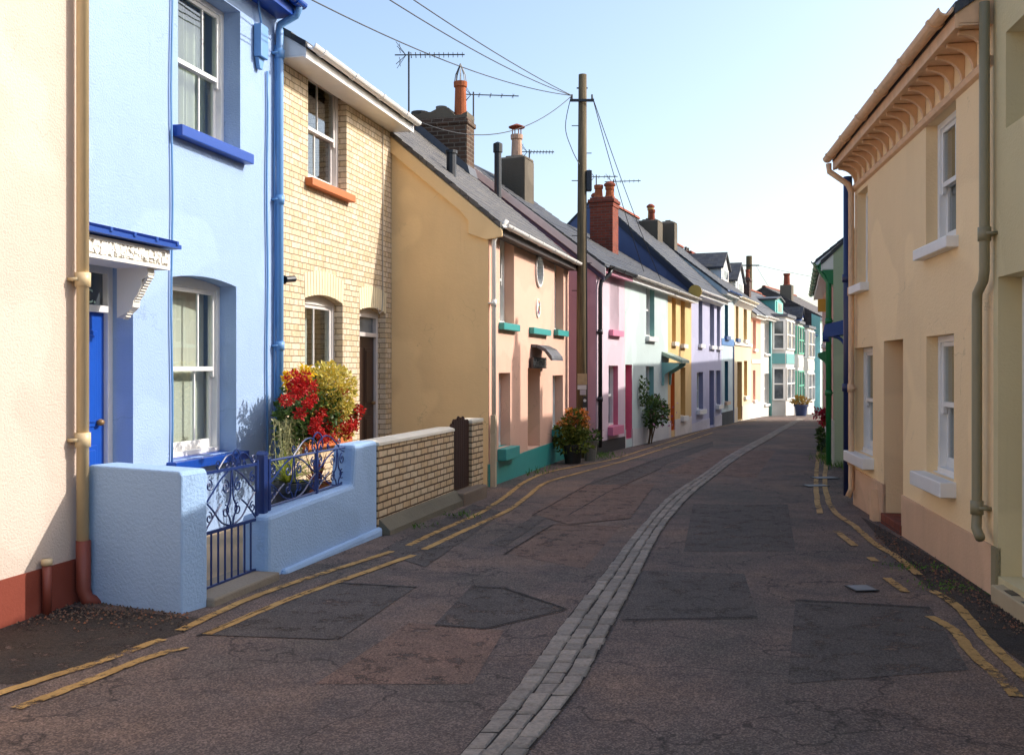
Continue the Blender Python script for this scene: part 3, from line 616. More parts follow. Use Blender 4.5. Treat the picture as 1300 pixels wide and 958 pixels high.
# wrought iron
NV = paint('#182f66', .4)
def spiral(F, u, z, r, turns=1.4, a0=0.0, sgn=1, w=0.0, n=18): return [F.p(u + r * (1 - .8 * k / n) * math.cos(a0 + sgn * turns * 2 * math.pi * k / n), z + r * (1 - .8 * k / n) * math.sin(a0 + sgn * turns * 2 * math.pi * k / n), w) for k in range(n + 1)]
def scrollbay(mb, F, u0, u1, z0, z1, w):
    m = (u0 + u1) / 2; H = z1 - z0; W = u1 - u0; r = .007
    for s in (-1, 1):
        q = lambda a, c: F.p(m + s * a * W, z0 + c * H, w)
        mb.tube(smoothpath([q(.02, .0), q(.04, .15), q(.10, .3), q(.03, .5), q(.02, .75), q(.0, 1)], 5), r, 5)
        mb.tube([q(.5, .02), q(.44, .12), q(.28, .34), q(.2, .42)], r, 5); mb.tube(smoothpath([q(.02, .02), q(.2, .12), q(.36, .36), q(.47, .5)], 5), r, 5)
        mb.tube(smoothpath([q(.05, .98), q(.2, .86), q(.36, .66), q(.48, .5)], 5), r, 5)
        for (a, c, rr) in ((.12, .70, .055), (.12, .28, .05), (.42, .78, .045), (.42, .24, .045)): mb.tube(spiral(F, m + s * a * W, z0 + c * H, rr, 1.3, math.pi / 2, s, w), .006, 5)
def crest(mb, F, u0, u1, z, w, H=.11):
    m = (u0 + u1) / 2; W = u1 - u0
    for s in (-1, 1):
        q = lambda a, c: F.p(m + s * a * W, z + c * H, w)
        mb.tube(smoothpath([q(.5, .0), q(.42, .35), q(.28, .85), q(.14, .95), q(.02, .55), q(.0, 0)], 6), .007, 5); mb.tube(spiral(F, m + s * .48 * W, z + .45 * H, .035, 1.2, -math.pi / 2, s, w), .006, 5)
        for a in (.08, .24): mb.tube(spiral(F, m + s * a * W, z + .22 * H, .03, 1.3, math.pi / 2, s, w), .006, 5)
    mb.tube(smoothpath([F.p(m - .12 * W, z + .3 * H, w), F.p(m - .08 * W, z + H, w), F.p(m, z + 1.25 * H, w), F.p(m + .08 * W, z + H, w), F.p(m + .12 * W, z + .3 * H, w)], 5), .007, 5)
W_ = -.12; g0, g1 = bu(259, W_), bu(326, W_); zg0, zgm, zg1 = BL.z(259, 748, W_), BL.z(259, 678, W_), BL.z(259, 601, W_)
gate = thing('iron_gate', BL.p(g0, 0, W_), 'dark blue wrought iron scroll gate between the blue garden walls', 'gate')
f = MB()
for u in (g0, g1): f.box(BL, u - .012, u + .012, zg0 - .02, zg1 + .03, W_ - .012, W_ + .012)
for z in (zg0, zgm, zg1): f.box(BL, g0 + .012, g1 - .012, z - .011, z + .011, W_ - .010, W_ + .010)
f.build('gate_frame', NV, gate)
f = MB(); n = 8
for k in range(1, n): u = g0 + (g1 - g0) * k / n; f.tube([BL.p(u, zg0, W_), BL.p(u, zgm, W_)], .008, 6)
f.build('gate_bars', NV, gate)
f = MB(); m_ = (g0 + g1) / 2; scrollbay(f, BL, g0 + .01, g1 - .01, zgm, zg1, W_); f.build('scrollwork', NV, gate)
f = MB(); crest(f, BL, g0 + .18, g1 - .05, zg1, W_); f.build('crest', NV, gate)
gp = BL.u(333, W_); pst = thing('gate_post', BL.p(gp, 0, W_), 'square dark blue metal gate post where gate and railing meet', 'post')
f = MB(); f.box(BL, gp - .035, gp + .035, -.1, BL.z(333, 577, W_), W_ - .035, W_ + .035); f.build('post', NV, pst, bevel=.006)
f = MB(); f.prism(BL, [(gp - .04, BL.z(333, 577, W_) + .001), (gp + .04, BL.z(333, 577, W_) + .001), (gp, BL.z(333, 577, W_) + .03)], W_ - .04, W_ + .04); f.build('post_cap', NV, pst)
r0, r1 = bu(341, W_), bu(452, W_); zr0, zr1 = z0 + .03, BL.z(452, 563, W_) - .02; rt = BL.z(341, 585, W_)
rl = thing('iron_railing', BL.p(r0, zr0, W_), 'dark blue wrought iron scroll railing on top of the low blue wall', 'railing')
f = MB(); zbt = lambda u: zl(u) + .035
f.tube([BL.p(r0, zbt(r0), W_), BL.p(r1, zbt(uz_), W_)], .011, 6); f.tube([BL.p(r0, rt, W_), BL.p(r1, rt + .0, W_)], .011, 6)
for u in (r0, (r0 + r1) / 2, r1 - .01): f.box(BL, u - .014, u + .014, zl(u) - .03, rt + .02, W_ - .014, W_ + .014)
f.build('railing_frame', NV, rl); f = MB(); mu = (r0 + r1) / 2
scrollbay(f, BL, r0, mu, zbt(r0), rt, W_); scrollbay(f, BL, mu, r1, zbt(mu), rt, W_); f.build('scrollwork', NV, rl)
f = MB(); crest(f, BL, r0 + .42, r1 - .38, rt, W_, .14); f.build('crest', NV, rl)
CONC = stucco('#8f8474', .7, 40, .2, .2)
b = MB(); b.box(BL, bu(256) + .0, bu(341), -.2, .055, -.3, .10); tag(b.build('gate_step', CONC, None, bevel=.015, loc=BL.p(g0, 0, 0)), 'worn concrete doorstep below the iron gate', 'step')
sheet('front_path', [BL.p(u, 0, w_).xy for u, w_ in ((bu(258), -.27), (bu(605), -.27), (bu(605), -1.45), (bu(258), -1.7))], .045, stucco('#b39b7a', .5, 40, .15, .2), 2)
# brick boundary wall, plank gate, brick pier
u0, u1 = bu(479.5) + .002, bu(576); z1 = BL.z(479.5, 566); bw = thing('garden_wall', BL.p((u0 + u1) / 2, 0, -.1), 'cream brick garden wall with white coping beside the plank gate', 'wall')
b = MB(); b.box(BL, u0, u1, -.25, z1, -.22, 0); b.build('brick_wall', BRK, bw)
b = MB(); b.strip(BL, [(-.235, z1 + .001), (.015, z1 + .001), (.012, z1 + .03), (-.06, z1 + .055), (-.2, z1 + .05), (-.235, z1 + .02)], u0, u1); b.build('coping', stucco('#e2dac8', .6, 40, .1, .15), bw)
b = MB(); b.strip(BL, [(-.03, -.3), (.13, -.3), (.12, .02), (.03, .11), (.002, .13), (-.03, .13)], u0 + .03, u1 + .05); b.build('footing', stucco('#77705f', .9, 30, .25, .2), bw)
u2, u3 = bu(599), bu(612); pr = thing('brick_pier', BL.p(u3, 0, -.1), 'short cream brick pier between the plank gate and the yellow gable wall', 'pier')
b = MB(); b.box(BL, u2, u3 + .05, -.25, z1 + .05, -.22, 0); b.build('brick_wall', BRK, pr); b = MB(); b.box(BL, u2 - .01, u3 + .05, z1 + .051, z1 + .10, -.23, .01); b.build('coping', stucco('#e2dac8', .6, 40, .1, .15), pr, bevel=.012)
pg = thing('plank_gate', BL.p(u1, 0, -.1), 'dark brown plank gate with pointed tops in the cream brick wall', 'gate'); DKW = wood('#2a1a14', '#412a20')
b = MB(); n = 8
for k in range(n):
    a, c = u1 + .012 + (u2 - u1 - .024) * k / n, u1 + .006 + (u2 - u1 - .024) * (k + 1) / n; zt2 = z1 + .05 + .07 * math.sin(math.pi * (k + .5) / n) + .02 * (k % 2); b.prism(BL, [(a, .11), (c, .11), (c, zt2), ((a + c) / 2, zt2 + .03), (a, zt2)], -.06, -.035)
b.build('gate_boards', DKW, pg)
for z in (.3, .78): b = MB(); b.box(BL, u1 + .012, u2 - .02, z, z + .08, -.09, -.061); b.build('gate_rail', DKW, pg)
b = MB(); b.box(BL, u1, u2 + .25, -.3, .10, -.25, .14); tag(b.build('gate_step', stucco('#857565', .9, 30, .25, .2), None, bevel=.02, loc=BL.p(u2, 0, 0)), 'rough stone doorstep below the plank gate', 'step')
# salmon house with yellow gable end
TEAL = paint('#3c9f99', .45); SALM = stucco('#e4b7a0', .35, 50, .07, .07); YELW = stucco('#f8d6a0', .3, 30, .10, .08)
C0 = (-.345, 14.58)
FD = house('salmon pink house with turquoise sills and a plain yellow gable end', C0, (1.144, 20.1), 3.86, SALM, group=TERR, pitch=40, gable=YELW, depth=6.4, roof=slate('#6a655f', '#4c4a4a', lichen='#7d7663'), oh=.20, fascia=paint('#3a2f2a', .6), gut=paint('#efece6', .35), plinth=(TEAL, .24, .27), vo=.06,
    holes=[dict(k='win', r=(634.6, 652.6, 300, 412), depth=.16, sill=(TEAL, .11, .09), nb=0, far=False, blind='#cfcabd', bz=.35), dict(k='oval', r=(679, 688, 325, 366), depth=.06),
           dict(k='win', r=(703.9, 715.4, 332, 420), depth=.16, sill=(TEAL, .11, .09), nb=0, far=True), dict(k='win', r=(633, 647.8, 473, 565), depth=.16, sill=(TEAL, .18, .14), nb=0, far=False, blind='#dcd7cc', bz=.5),
           dict(k='win', r=(701.5, 714.7, 476, 541), depth=.16, sill=(TEAL, .14, .13), nb=0, far=True), dict(k='door', r=(670, 685.4, 467, 590), zb=.27, depth=.5, dm=paint('#2d8c80', .4), fm=paint('#d9a07c', .5), knob='a')])
rd = FD.root
GD = Fr(FD.p(0, 0, 0), FD.p(0, 0, -1), 'R'); tn = math.tan(R(40)); ez = 3.86
b = MB(); b.prism(GD, [(-.22, ez - .30), (-.22, ez - .20), (3.2, ez + 3.2 * tn - .004), (3.2, ez + 3.2 * tn - .26), (.42, ez + .42 * tn - .26), (.30, ez - .05), (.30, ez - .24), (.02, ez - .34)], .004, .05); b.build('verge_band', YELW, rd, bevel=.012)
PW = paint('#ece7dc', .4); up = .03
pipe(FD, rd, [(.10, ez - .05, .26), (.07, ez - .12, .2), (.04, ez - .35, .07), (.04, .95, .07)], PW, .034, [(.04, 2.6, .07)]); 
b = MB(); b.box(FD, .0, .085, -.35, .96, .025, .105); b.build('stone_pier', stucco('#bdae93', .8, 30, .2, .25), rd, bevel=.01)
b = MB(); ua_, ub_ = FD.u(671.5), FD.u(694); za = FD.z(694, 426.5); b.box(FD, ua_, ub_, za, za + .11, -.02, .09); b.build('sill', TEAL, rd, bevel=.008)
ua_ = FD.u(682.6); za = FD.z(682.6, 391); b = MB(); b.prism(FD, [(ua_ + .15 * math.cos(q * math.pi / 10), za + .17 * math.sin(q * math.pi / 10)) for q in range(20)], .0, .02); pq = b.build('oval_plaque', paint('#e9e6dd', .3), rd)
for cc, sgs in (('#b8342c', 5), ('#3d6b3a', 5), ('#4a5aa0', 3), ('#d6a93a', 3)):
    b = MB()
    for _ in range(sgs): q, r_ = random.random() * 6.3, random.uniform(0, .11); b.prism(FD, [(ua_ + r_ * math.cos(q) + .022 * math.cos(a), za + r_ * math.sin(q) * 1.1 + .028 * math.sin(a)) for a in (0, 1.05, 2.1, 3.15, 4.2, 5.25)], .0205, .026)
    b.build('painted_flower', paint(cc), pq)
ua_, ub_ = FD.u(671.5), FD.u(689); za, zb_ = FD.z(689, 467.5), FD.z(689, 454); b = MB(); b.box(FD, ua_, ub_, za, zb_, .03, .07); sg = b.build('sign_board', paint('#3a302b', .6), rd)
b = MB()
for r_ in (0, 1):
    u = ua_ + .05
    while u < ub_ - .06:
        wd_ = random.uniform(.03, .05); zz = za + .03 + (zb_ - za - .05) * (.5 * r_); hh = (zb_ - za) * .3
        a_ = random.choice([[(0, 0), (.3, 0), (.5, 1), (.2, 1)], [(0, 0), (1, 0), (1, .25), (0, .25)], [(0, .7), (1, .7), (1, 1), (0, 1)], [(.4, 0), (.7, 0), (.7, 1), (.4, 1)]]); b.prism(FD, [(u + wd_ * p, zz + hh * q) for p, q in a_], .071, .074); u += wd_ + .012
b.build('sign_marks', paint('#d8d2c2', .5), sg)
ud = FD.u(688); zd_ = FD.z(690, 458); b = MB(); prof = [(0, zd_ + .28), (.12, zd_ + .27), (.26, zd_ + .2), (.36, zd_ + .08), (.38, zd_ + .0), (.35, zd_ + .0), (.24, zd_ + .15), (.1, zd_ + .22), (0, zd_ + .23)]
b.strip(FD, prof, FD.u(674), FD.u(689)); b.build('door_hood', slate('#6f6e70', '#4f5054'), rd)
uu = FD.u(640); b = MB(); q0 = FD.p(FD.u(652), ez + 1.0, -1.05); b.lathe(q0, [(.08, -.3), (.08, .28), (.1, .28), (.1, .33), (.02, .34)], 10); b.build('soil_vent', IRON, rd)
u_ = FD.u(567, -2.65); SB = brick('#6b5140', '#4a3a30', '#7a6e60', bw=.24, bh=.085, ms=.012, blot=.5, dark='#2f2823', key='stack'); POTB = CLAY; CEM = stucco('#6f6658', .9, 25, .25, .25); GRYP = stucco('#77716a', .5, 40)
cD = chimney(FD, FD.L - .32, -2.62, .52, 1.30, 5.2, FD.z(605, 158, -2.6) - .5, SB, pots=[(.0, -.45, .22, .17, stucco('#4a4641', .5, 40, .2)), (0, .02, .30, .11, GRYP), (0, .43, .78, .13, CLAY, 'cage')], caps=((.03, .1),))
b = MB(); n = 10; zt0 = FD.z(605, 158, -2.6) - .5; pf = [(-3.27 + 1.3 * k / n, zt0 + .07 + .05 * math.sin(k * 1.3) + (.10 if 3 <= k <= 7 else 0)) for k in range(n + 1)]; b.strip(FD, pf + [(-1.97, zt0 - .01), (-3.27, zt0 - .01)], FD.L - .57, FD.L - .07); b.build('flaunching', CEM, cD)
b = MB(); b.strip(FD, [(-1.9, ez + 1.9 * tn + .09), (-3.3, ez + 3.2 * tn + .1), (-3.3, ez + 3.2 * tn + .34), (-1.95, ez + 1.9 * tn + .28)], FD.L - .60, FD.L - .05); b.build('lead_flashing', LEAD, cD)
aerial(FD, cD, FD.L - .04, -2.0, zt0 - .1, zt0 + .62, .95, R(10), 4)
b = FC; ua_ = FD.u(519, -2.3); aerial(FD, rd, ua_, -2.3, ez + 2.3 * tn - .1, FD.z(519, 66, -2.3), 1.0, R(2), 12)
# pink house and the rest of the terrace
P1 = (1.75, 20.7); PINKR = paint('#d9788f', .5); MAUVE = stucco('#c6a1b0', .3, 40, .1, .1)
FF = house('pale pink house with hot pink window reveals and a mauve gable end', P1, (2.593, 22.92), 3.88, stucco('#d8c2cb', .3, 45, .05, .05), group=TERR, pitch=37, gable=MAUVE, plinth=(paint('#2b2a2c', .6), .11, .08), fascia=paint('#c98a9c', .5), gut=IRON, oh=.2, vo=.05, ridge=None, far=True,
    holes=[dict(k='win', r=(774, 785.8, 340, 420), depth=.11, rev=PINKR, sill=(paint('#e48aa6', .5), .13, .1), nb=0), dict(k='win', r=(772.6, 784.6, 464, 539), depth=.11, rev=PINKR, sill=(paint('#d77a98', .5), .19, .12), nb=0)])
rf_ = FF.root; GF = Fr(FF.p(0, 0, 0), FF.p(0, 0, -1), 'R'); tf = math.tan(R(37))
b = MB(); b.prism(GF, [(-.22, 3.88 - .16), (3.0, 3.88 + 3 * tf + .08), (3.0, 3.88 + 3 * tf - .10), (-.22, 3.88 - .33)], .054, .085); b.build('bargeboard', paint('#d9d6d2', .5), rf_)
b = MB(); b.prism(GF, [(-.18, 3.88 - .34), (3.0, 3.88 + 3 * tf - .11), (3.0, 3.88 + 3 * tf - .2), (-.18, 3.88 - .43)], .004, .05); b.build('verge_trim', paint('#3a3450', .5), rf_)
pipe(FF, rf_, [(.30, 3.72, .24), (.26, 3.62, .22), (.10, 3.45, .08), (.06, 3.3, .07), (.06, .0, .07)], IRON, .045, [(.06, 2.4, .07), (.06, 1.0, .07)])
chimney(FF, FF.u(656, -2.2), -2.2, .62, .62, 4.6, FF.z(656, 205, -2.2), CEM, pots=[(.0, .0, .62, .13, stucco('#c9a58c', .5, 30, .3, .3), 'cowl')], caps=(), rend=True)
b = MB(); c = FF.p(FF.u(632, -2.0), 5.5, -2.0); b.lathe(c, [(.075, -.6), (.075, .68), (.1, .68), (.1, .86), (.02, .9)], 10); b.build('soil_vent', IRON, rf_)
aerial(FF, rf_, FF.u(672, -2.4), -2.4, 5.6, FF.z(672, 190, -2.4), .6, R(5), 8)
MINT = stucco('#c6d5d1', .3, 45, .05, .06); TG = paint('#86b5ae', .5)
FG = house('very pale mint house with a climbing shrub and a small green door canopy', (2.593, 22.92), (4.29, 27.4), 3.86, MINT, group=TERR, pitch=32, plinth=(stucco('#d9d8d4', .6, 30, .1, .2), .23, .12), gut=paint('#cfcac0', .5), oh=.2, far=True, ridge=None,
    holes=[dict(k='win', r=(820.4, 830.8, 360, 428), depth=.12, rev=TG, sill=(WHITE, .12, .1), nb=0), dict(k='win', r=(820, 830, 465, 524), depth=.12, rev=TG, sill=(WHITE, .12, .1), nb=0), dict(k='door', r=(793.8, 802.4, 462.7, 560), zb=.0, depth=.3, dm=paint('#c94f72', .5), rev=PINKR, fm=PINKR)])
rg_ = FG.root
RB = brick('#9c4a35', '#84402f', '#7a6154', ms=.008, key='red', blot=.3)
def canopy(F, px0, px1, py0, py1, w, m1, m2, par):
    u0, u1 = F.u(px0), F.u(px1); z0, z1 = F.z(px1, py1), F.z(px1, py0); b = MB(); b.strip(F, [(0, z1), (w, z0 + .08), (w, z0), (0, z1 - .1)], u0, u1)
    o = b.build('door_canopy', m1, par); b = MB()
    for u in (u0 + .06, u1 - .06): b = MB(); b.strip(F, [(0, z0 + .02), (w * .85, z0 - .0), (w * .8, z0 - .08), (.07, z0 - .3), (.05, z0 - .6), (0, z0 - .6)], u - .035, u + .035); b.build('canopy_bracket', m2, o)
    return o
canopy(FG, 840, 850, 447, 461, .55, paint('#9fae9c', .6), TG, rg_)
cG = chimney(FG, FG.u(767, -1.75), -1.75, .62, .66, 4.3, FG.z(767, 252, -1.75), RB, pots=[(0, -.16, .40, .12, CLAY), (0, .16, .36, .12, CLAY, 'hat')], caps=((.05, .1), (.02, .12)))
for k in range(5): 
    pass
aerial(FG, cG, FG.u(779, -1.5), -1.5, 5.2, FG.z(779, 228, -1.5), .75, R(-5), 6); aerial(FG, cG, FG.u(757, -2.0), -2.0, 5.2, FG.z(757, 222, -2.0), .6, R(0), 4)
OCH = paint('#dba85e', .5); YEL2 = stucco('#e6c388', .3, 45, .05, .06)
FH = house('yellow ochre house with two narrow upper windows and an orange door', (4.29, 27.4), (5.53, 30.7), 3.86, YEL2, group=TERR, pitch=32, far=True, ridge=None, gut=paint('#cfcac0', .5), plinth=(stucco('#e2d8cf', .5, 30, .1, .15), .19, .17),
    holes=[dict(k='win', r=(853, 858, 374, 434), depth=.17, rev=OCH, sill=(WHITE, .12, .1, .03), nb=0), dict(k='win', r=(864, 869.5, 381, 437), depth=.17, rev=OCH, sill=(WHITE, .12, .1, .03), nb=0), dict(k='win', r=(864, 870, 466, 527), depth=.17, rev=OCH, sill=(WHITE, .14, .1, .03), nb=0),
           dict(k='door', r=(851.3, 856.5, 462, 570), zb=-.1, depth=.35, dm=paint('#c2571f', .5), rev=paint('#d8772f', .5), fm=OCH)])
LAV = stucco('#bdbcd2', .3, 45, .05, .06); LAVD = paint('#8f90ac', .5); BGAB = stucco('#5b6788', .3, 40, .12, .12)
FI = house('lavender grey house with a royal blue gable end above the ochre roof', (5.53, 30.7), (7.49, 35.6), 4.22, LAV, group=TERR, pitch=43, gable=BGAB, depth=6.2, far=True, gut=paint('#d6d2cc', .5), plinth=(stucco('#d8d3da', .5, 30, .1, .15), -.07, .0), vo=.04, oh=.25,
    holes=[dict(k='win', r=(886.8, 891.7, 377, 437), depth=.14, rev=LAVD, sill=(WHITE, .12, .1, .05), nb=0), dict(k='win', r=(901, 906.7, 382, 439), depth=.14, rev=LAVD, sill=(WHITE, .12, .1, .05), nb=0), dict(k='win', r=(910, 914, 386, 440), depth=.14, rev=LAVD, sill=(WHITE, .12, .1, .05), nb=0),
           dict(k='win', r=(884.5, 892.6, 472, 519), depth=.14, rev=LAVD, sill=(WHITE, .14, .12, .05), nb=0), dict(k='door', r=(900.5, 906.5, 470, 548), zb=-.3, depth=.22, dm=paint('#6a6e9a', .5), rev=LAVD, fm=WHITE), dict(k='win', r=(909, 914.6, 470, 513), depth=.14, rev=LAVD, sill=(WHITE, .14, .12, .05), nb=0)])
GI = Fr(FI.p(0, 0, 0), FI.p(0, 0, -1), 'R'); ti = math.tan(R(43)); b = MB(); b.prism(GI, [(-.2, 4.22 - .12), (3.1, 4.22 + 3.1 * ti + .05), (3.1, 4.22 + 3.1 * ti - .22), (-.2, 4.22 - .40)], .004, .035); b.build('navy_verge_band', paint('#1f2538', .6), FI.root)  # flat navy band following the sloping top edge of the blue gable
b = MB(); b.strip(FI, [(.0, 4.0), (.2, 4.12), (.22, 4.02), (.0, 3.82)], .01, FI.L - .01); b.build('eaves_moulding', WHITE, FI.root)
b = MB(); q = FI.p(.02, 4.0, .12); b.tube([q, FI.p(-.12, 4.0, .14)], .2, 18); b.build('satellite_dish', paint('#c9a54a', .5), FI.root)
chimney(FI, FI.u(826, -2.3), -2.3, .75, .7, 5.2, FI.z(826, 283, -2.3), CEM, pots=[(-.2, .1, .45, .11, CLAYR), (.2, -.05, .6, .11, stucco('#c29a62', .5), 'hat')], caps=(), rend=True)
chimney(FI, FI.u(848, -2.0), -2.0, .5, .6, 5.0, FI.z(848, 285, -2.0), CEM, pots=[], caps=(), rend=True)
DT = paint('#1f6478', .5); PALE = stucco('#ccdcdf', .3, 45, .05)
FJ = house('pale aqua house with a blue band and dark blue corner strip', (7.49, 35.6), (8.48, 38.07), 4.55, PALE, group=TERR, pitch=38, far=True, gut=paint('#2d5a94', .5), plinth=(stucco('#4c5054', .5, 30), .05, .05), vo=.02,
    holes=[dict(k='win', r=(920, 924.4, 381, 427), depth=.14, rev=DT, sill=(paint('#2d5a94'), .14, .1, .05), nb=0), dict(k='win', r=(920, 924.4, 458.5, 509), depth=.14, rev=DT, sill=(paint('#c9a58c'), .12, .1, .05), nb=0)])
b = MB(); zz0 = FJ.z(920, 438); b.box(FJ, .02, FJ.L - .02, zz0, zz0 + .24, -.01, .02); b.build('painted_band', paint('#5b8ac0', .6), FJ.root)
b = MB(); b.box(FJ, FJ.L - .22, FJ.L - .02, -.7, zz0 - .01, -.01, .03); b.build('corner_strip', paint('#23406f', .5), FJ.root)
BUFF = stucco('#dfcfae', .3, 45, .05)
FK = house('cream house with white cornice and buff lower storey', (8.48, 38.07), (10.17, 42.3), 4.5, BUFF, group=TERR, pitch=38, far=True, gut=paint('#e6dcc0', .5), plinth=(stucco('#d8d0c0', .5, 30), .12, .14),
    holes=[dict(k='win', r=(934, 937.5, 382, 430), depth=.14, rev=paint('#d8b272', .5), sill=(paint('#2d5a94'), .14, .1, .05), nb=0), dict(k='win', r=(944, 948.3, 387, 431.6), depth=.14, rev=paint('#d8b272', .5), sill=(WHITE, .14, .1, .05), nb=0), dict(k='win', r=(944.5, 948.6, 458, 502), depth=.14, rev=paint('#d8a860', .5), sill=(WHITE, .14, .1, .05), nb=0),
           dict(k='door', r=(936, 942, 459, 540), zb=-.4, depth=.3, dm=paint('#7a6a55'), rev=paint('#c9ab78'), fm=BUFF)])
b = MB(); zz0 = FK.z(950, 440); b.box(FK, .02, FK.L - .02, zz0, zz0 + .12, -.01, .05); b.build('string_course', WHITE, FK.root)
b = MB(); b.strip(FK, [(0, 4.05), (.22, 4.3), (.22, 4.42), (0, 4.42)], .02, FK.L - .02); b.build('cornice', WHITE, FK.root)
chimney(FJ, FJ.u(872, -2.7), -2.7, 1.0, .6, 5.5, FJ.z(872, 320, -2.7), RB, pots=[(-.2, 0, .22, .06, GRYP), (.2, 0, .22, .06, GRYP)], caps=((.03, .08),))
chimney(FK, FK.u(905, -2.9), -2.9, .7, .6, 5.8, FK.z(905, 330, -2.9), RB, pots=[(-.2, 0, .35, .12, stucco('#c29a62', .5)), (.2, 0, .32, .12, CLAY)])
SB2 = brick('#6b4a3c', '#4d3a32', '#6a6058', ms=.012, key='stack2')
chimney(FK, FK.u(938, -1.5), -1.5, .6, 1.1, 4.9, FK.z(938, 353, -1.5), SB2, pots=[(0, -.42 + .28 * k, .42, .1, CLAYR) for k in range(4)])
def dormer(F, u, wd, z0, z1, w0, m, fm, pitch=35, win=True):
    tn = math.tan(R(pitch)); b = MB(); b.box(F, u - wd / 2, u + wd / 2, z0, z1, -2.6, w0); b.prism(F, [(u - wd / 2, z1), (u + wd / 2, z1), (u, z1 + wd / 2 * tn)], -2.6, w0); o = b.build('dormer', m, F.root); zz = z1 + wd / 2 * tn
    b = MB()
    for s in (-1, 1): b.prism(F, [(u + s * (wd / 2 + .12), z1 - .12 * tn), (u, zz), (u, zz + .08), (u + s * (wd / 2 + .12), z1 - .12 * tn + .08)], -2.8, w0 + .1)
    b.build('dormer_roof', SLATE, o); b = MB(); b.box(F, u - wd * .36, u + wd * .36, z0 + .1, z1 - .05, w0 + .002, w0 + .04); b.build('dormer_window', fm, o)
    b = MB(); b.box(F, u - wd * .28, u + wd * .28, z0 + .18, z1 - .12, w0 + .041, w0 + .046); b.build('pane', DGL, o); return o
def dpx(F, px0, px1, py0, py1, w, m, fm, pitch=35):
    a, b = F.u(px0, w), F.u(px1, w); dormer(F, (a + b) / 2, b - a, F.z(px1, py1, w), F.z(px1, py0, w), w, m, fm, pitch)
dpx(FJ, 916, 925, 343, 362, -.9, paint('#e6e8e6', .5), WHITE); dpx(FK, 934, 944, 360, 378, -.7, paint('#c9d2d6', .5), WHITE)
FL = house('coral pink house with white plinth and white string course', (10.17, 42.3), (11.17, 44.7), 4.05, stucco('#efb49c', .3, 45, .06), group=TERR, pitch=38, far=True, roof=slate('#6f7178', '#565960', lichen='#8a8a88'), gut=paint('#cfd6d2', .5), plinth=(stucco('#e4dfe0', .5, 30), .17, .15),
    holes=[dict(k='win', r=(955.8, 959.7, 407, 443), depth=.15, sill=(WHITE, .12, .1, .05), nb=0), dict(k='win', r=(955.8, 959, 470, 507), depth=.15, sill=(WHITE, .12, .1, .05), nb=0)])
b = MB(); zz0 = FL.z(960, 461); b.box(FL, .02, FL.L - .02, zz0, zz0 + .16, -.01, .03); b.build('string_course', WHITE, FL.root)
def bay(F, u0, u1, c, p, rows, mw, mp, fm, zt, zb):
    b = MB(); pl = [(u0, 0), (u0 + c, p), (u1 - c, p), (u1, 0)]
    n = len(b.v); b.v += [F.p(u, zb, w) for u, w in pl] + [F.p(u, zt, w) for u, w in pl]; b.f += [(0, 1, 5, 4), (1, 2, 6, 5), (2, 3, 7, 6), (4, 5, 6, 7), (0, 3, 2, 1)]
    o = b.build('bay_window', mw, F.root); b = MB(); q = [(u0 - .08, -.02), (u0 + c - .06, p + .1), (u1 - c + .06, p + .1), (u1 + .08, -.02)]
    b.v += [F.p(u, zt + .004, w) for u, w in q] + [F.p(u, zt + .14, w) for u, w in q]; b.f += [(0, 3, 2, 1), (4, 5, 6, 7), (0, 1, 5, 4), (1, 2, 6, 5), (2, 3, 7, 6), (3, 0, 4, 7)]; b.build('bay_roof', LEAD, o)
    fr = [Fr(F.p(*[(u0, 0, 0)][0]), F.p(u0 + c, 0, p)), Fr(F.p(u0 + c, 0, p), F.p(u1 - c, 0, p)), Fr(F.p(u1 - c, 0, p), F.p(u1, 0, 0))]
    for z0, z1 in rows:
        for f in fr:
            L = f.L; nn = 1 if L < 1.2 else 2; w = MB(); g = MB()
            for k in range(nn):
                a, e = .06 + (L - .12) * k / nn, .06 + (L - .12) * (k + 1) / nn - .02; zm = (z0 + z1) / 2
                for q in ((a, a + .07, z0, z1), (e - .07, e, z0, z1), (a + .07, e - .07, z0, z0 + .07), (a + .07, e - .07, z1 - .07, z1), (a + .07, e - .07, zm - .03, zm + .03)): w.box(f, *q, .005, .06)
                g.box(f, a + .07, e - .07, z0 + .07, z1 - .07, .006, .018)
            w.build('window', fm, o); g.build('pane', DGL, o)
    b = MB()
    for f in fr: b.box(f, .05, f.L - .05, rows[0][1] + .18, rows[1][0] - .18, .005, .03) if f is fr[1] or True else 0
    b.build('bay_panel', mp, o); return o
OFFW = stucco('#c9c8c2', .3, 45, .05); SEA = paint('#5f9f9f', .5); GRN = paint('#57b394', .5)
k_ = .45; pt = lambda y: (.45 * y - 8.945, y)
def bayhouse(label, y0, y1, ez, wall, mp, fm, dm, bayf=(.30, .96), **kw):
    F = house(label, pt(y0), pt(y1), ez, wall, group=TERR, pitch=38, far=True, depth=5.6, roof=slate('#5a5b60', '#46474c'), gut=WHITE, **kw); gy = gz((y0 + y1) / 2)
    bay(F, F.L * bayf[0], F.L * bayf[1], .45, .6, ((gy + .75, gy + 2.3), (gy + 3.15, ez - .15)), wall, mp, fm, ez - .02, gy - .4); return F
FM = bayhouse('white bay fronted house with sea green panels and a teal dormer', 44.7, 50.6, 4.1, OFFW, SEA, WHITE, None, (.42, .96), holes=[dict(k='win', r=(970.5, 976, 410, 449), depth=.12, sill=(WHITE, .1, .08), nb=0), dict(k='win', r=(970.5, 976, 474, 512), depth=.12, sill=(WHITE, .1, .08), nb=0)])
u_ = FM.u(978, .06); pipe(FM, FM.root, [(u_, -.8, .06), (u_, 3.9, .06)], SEA, .07, [])
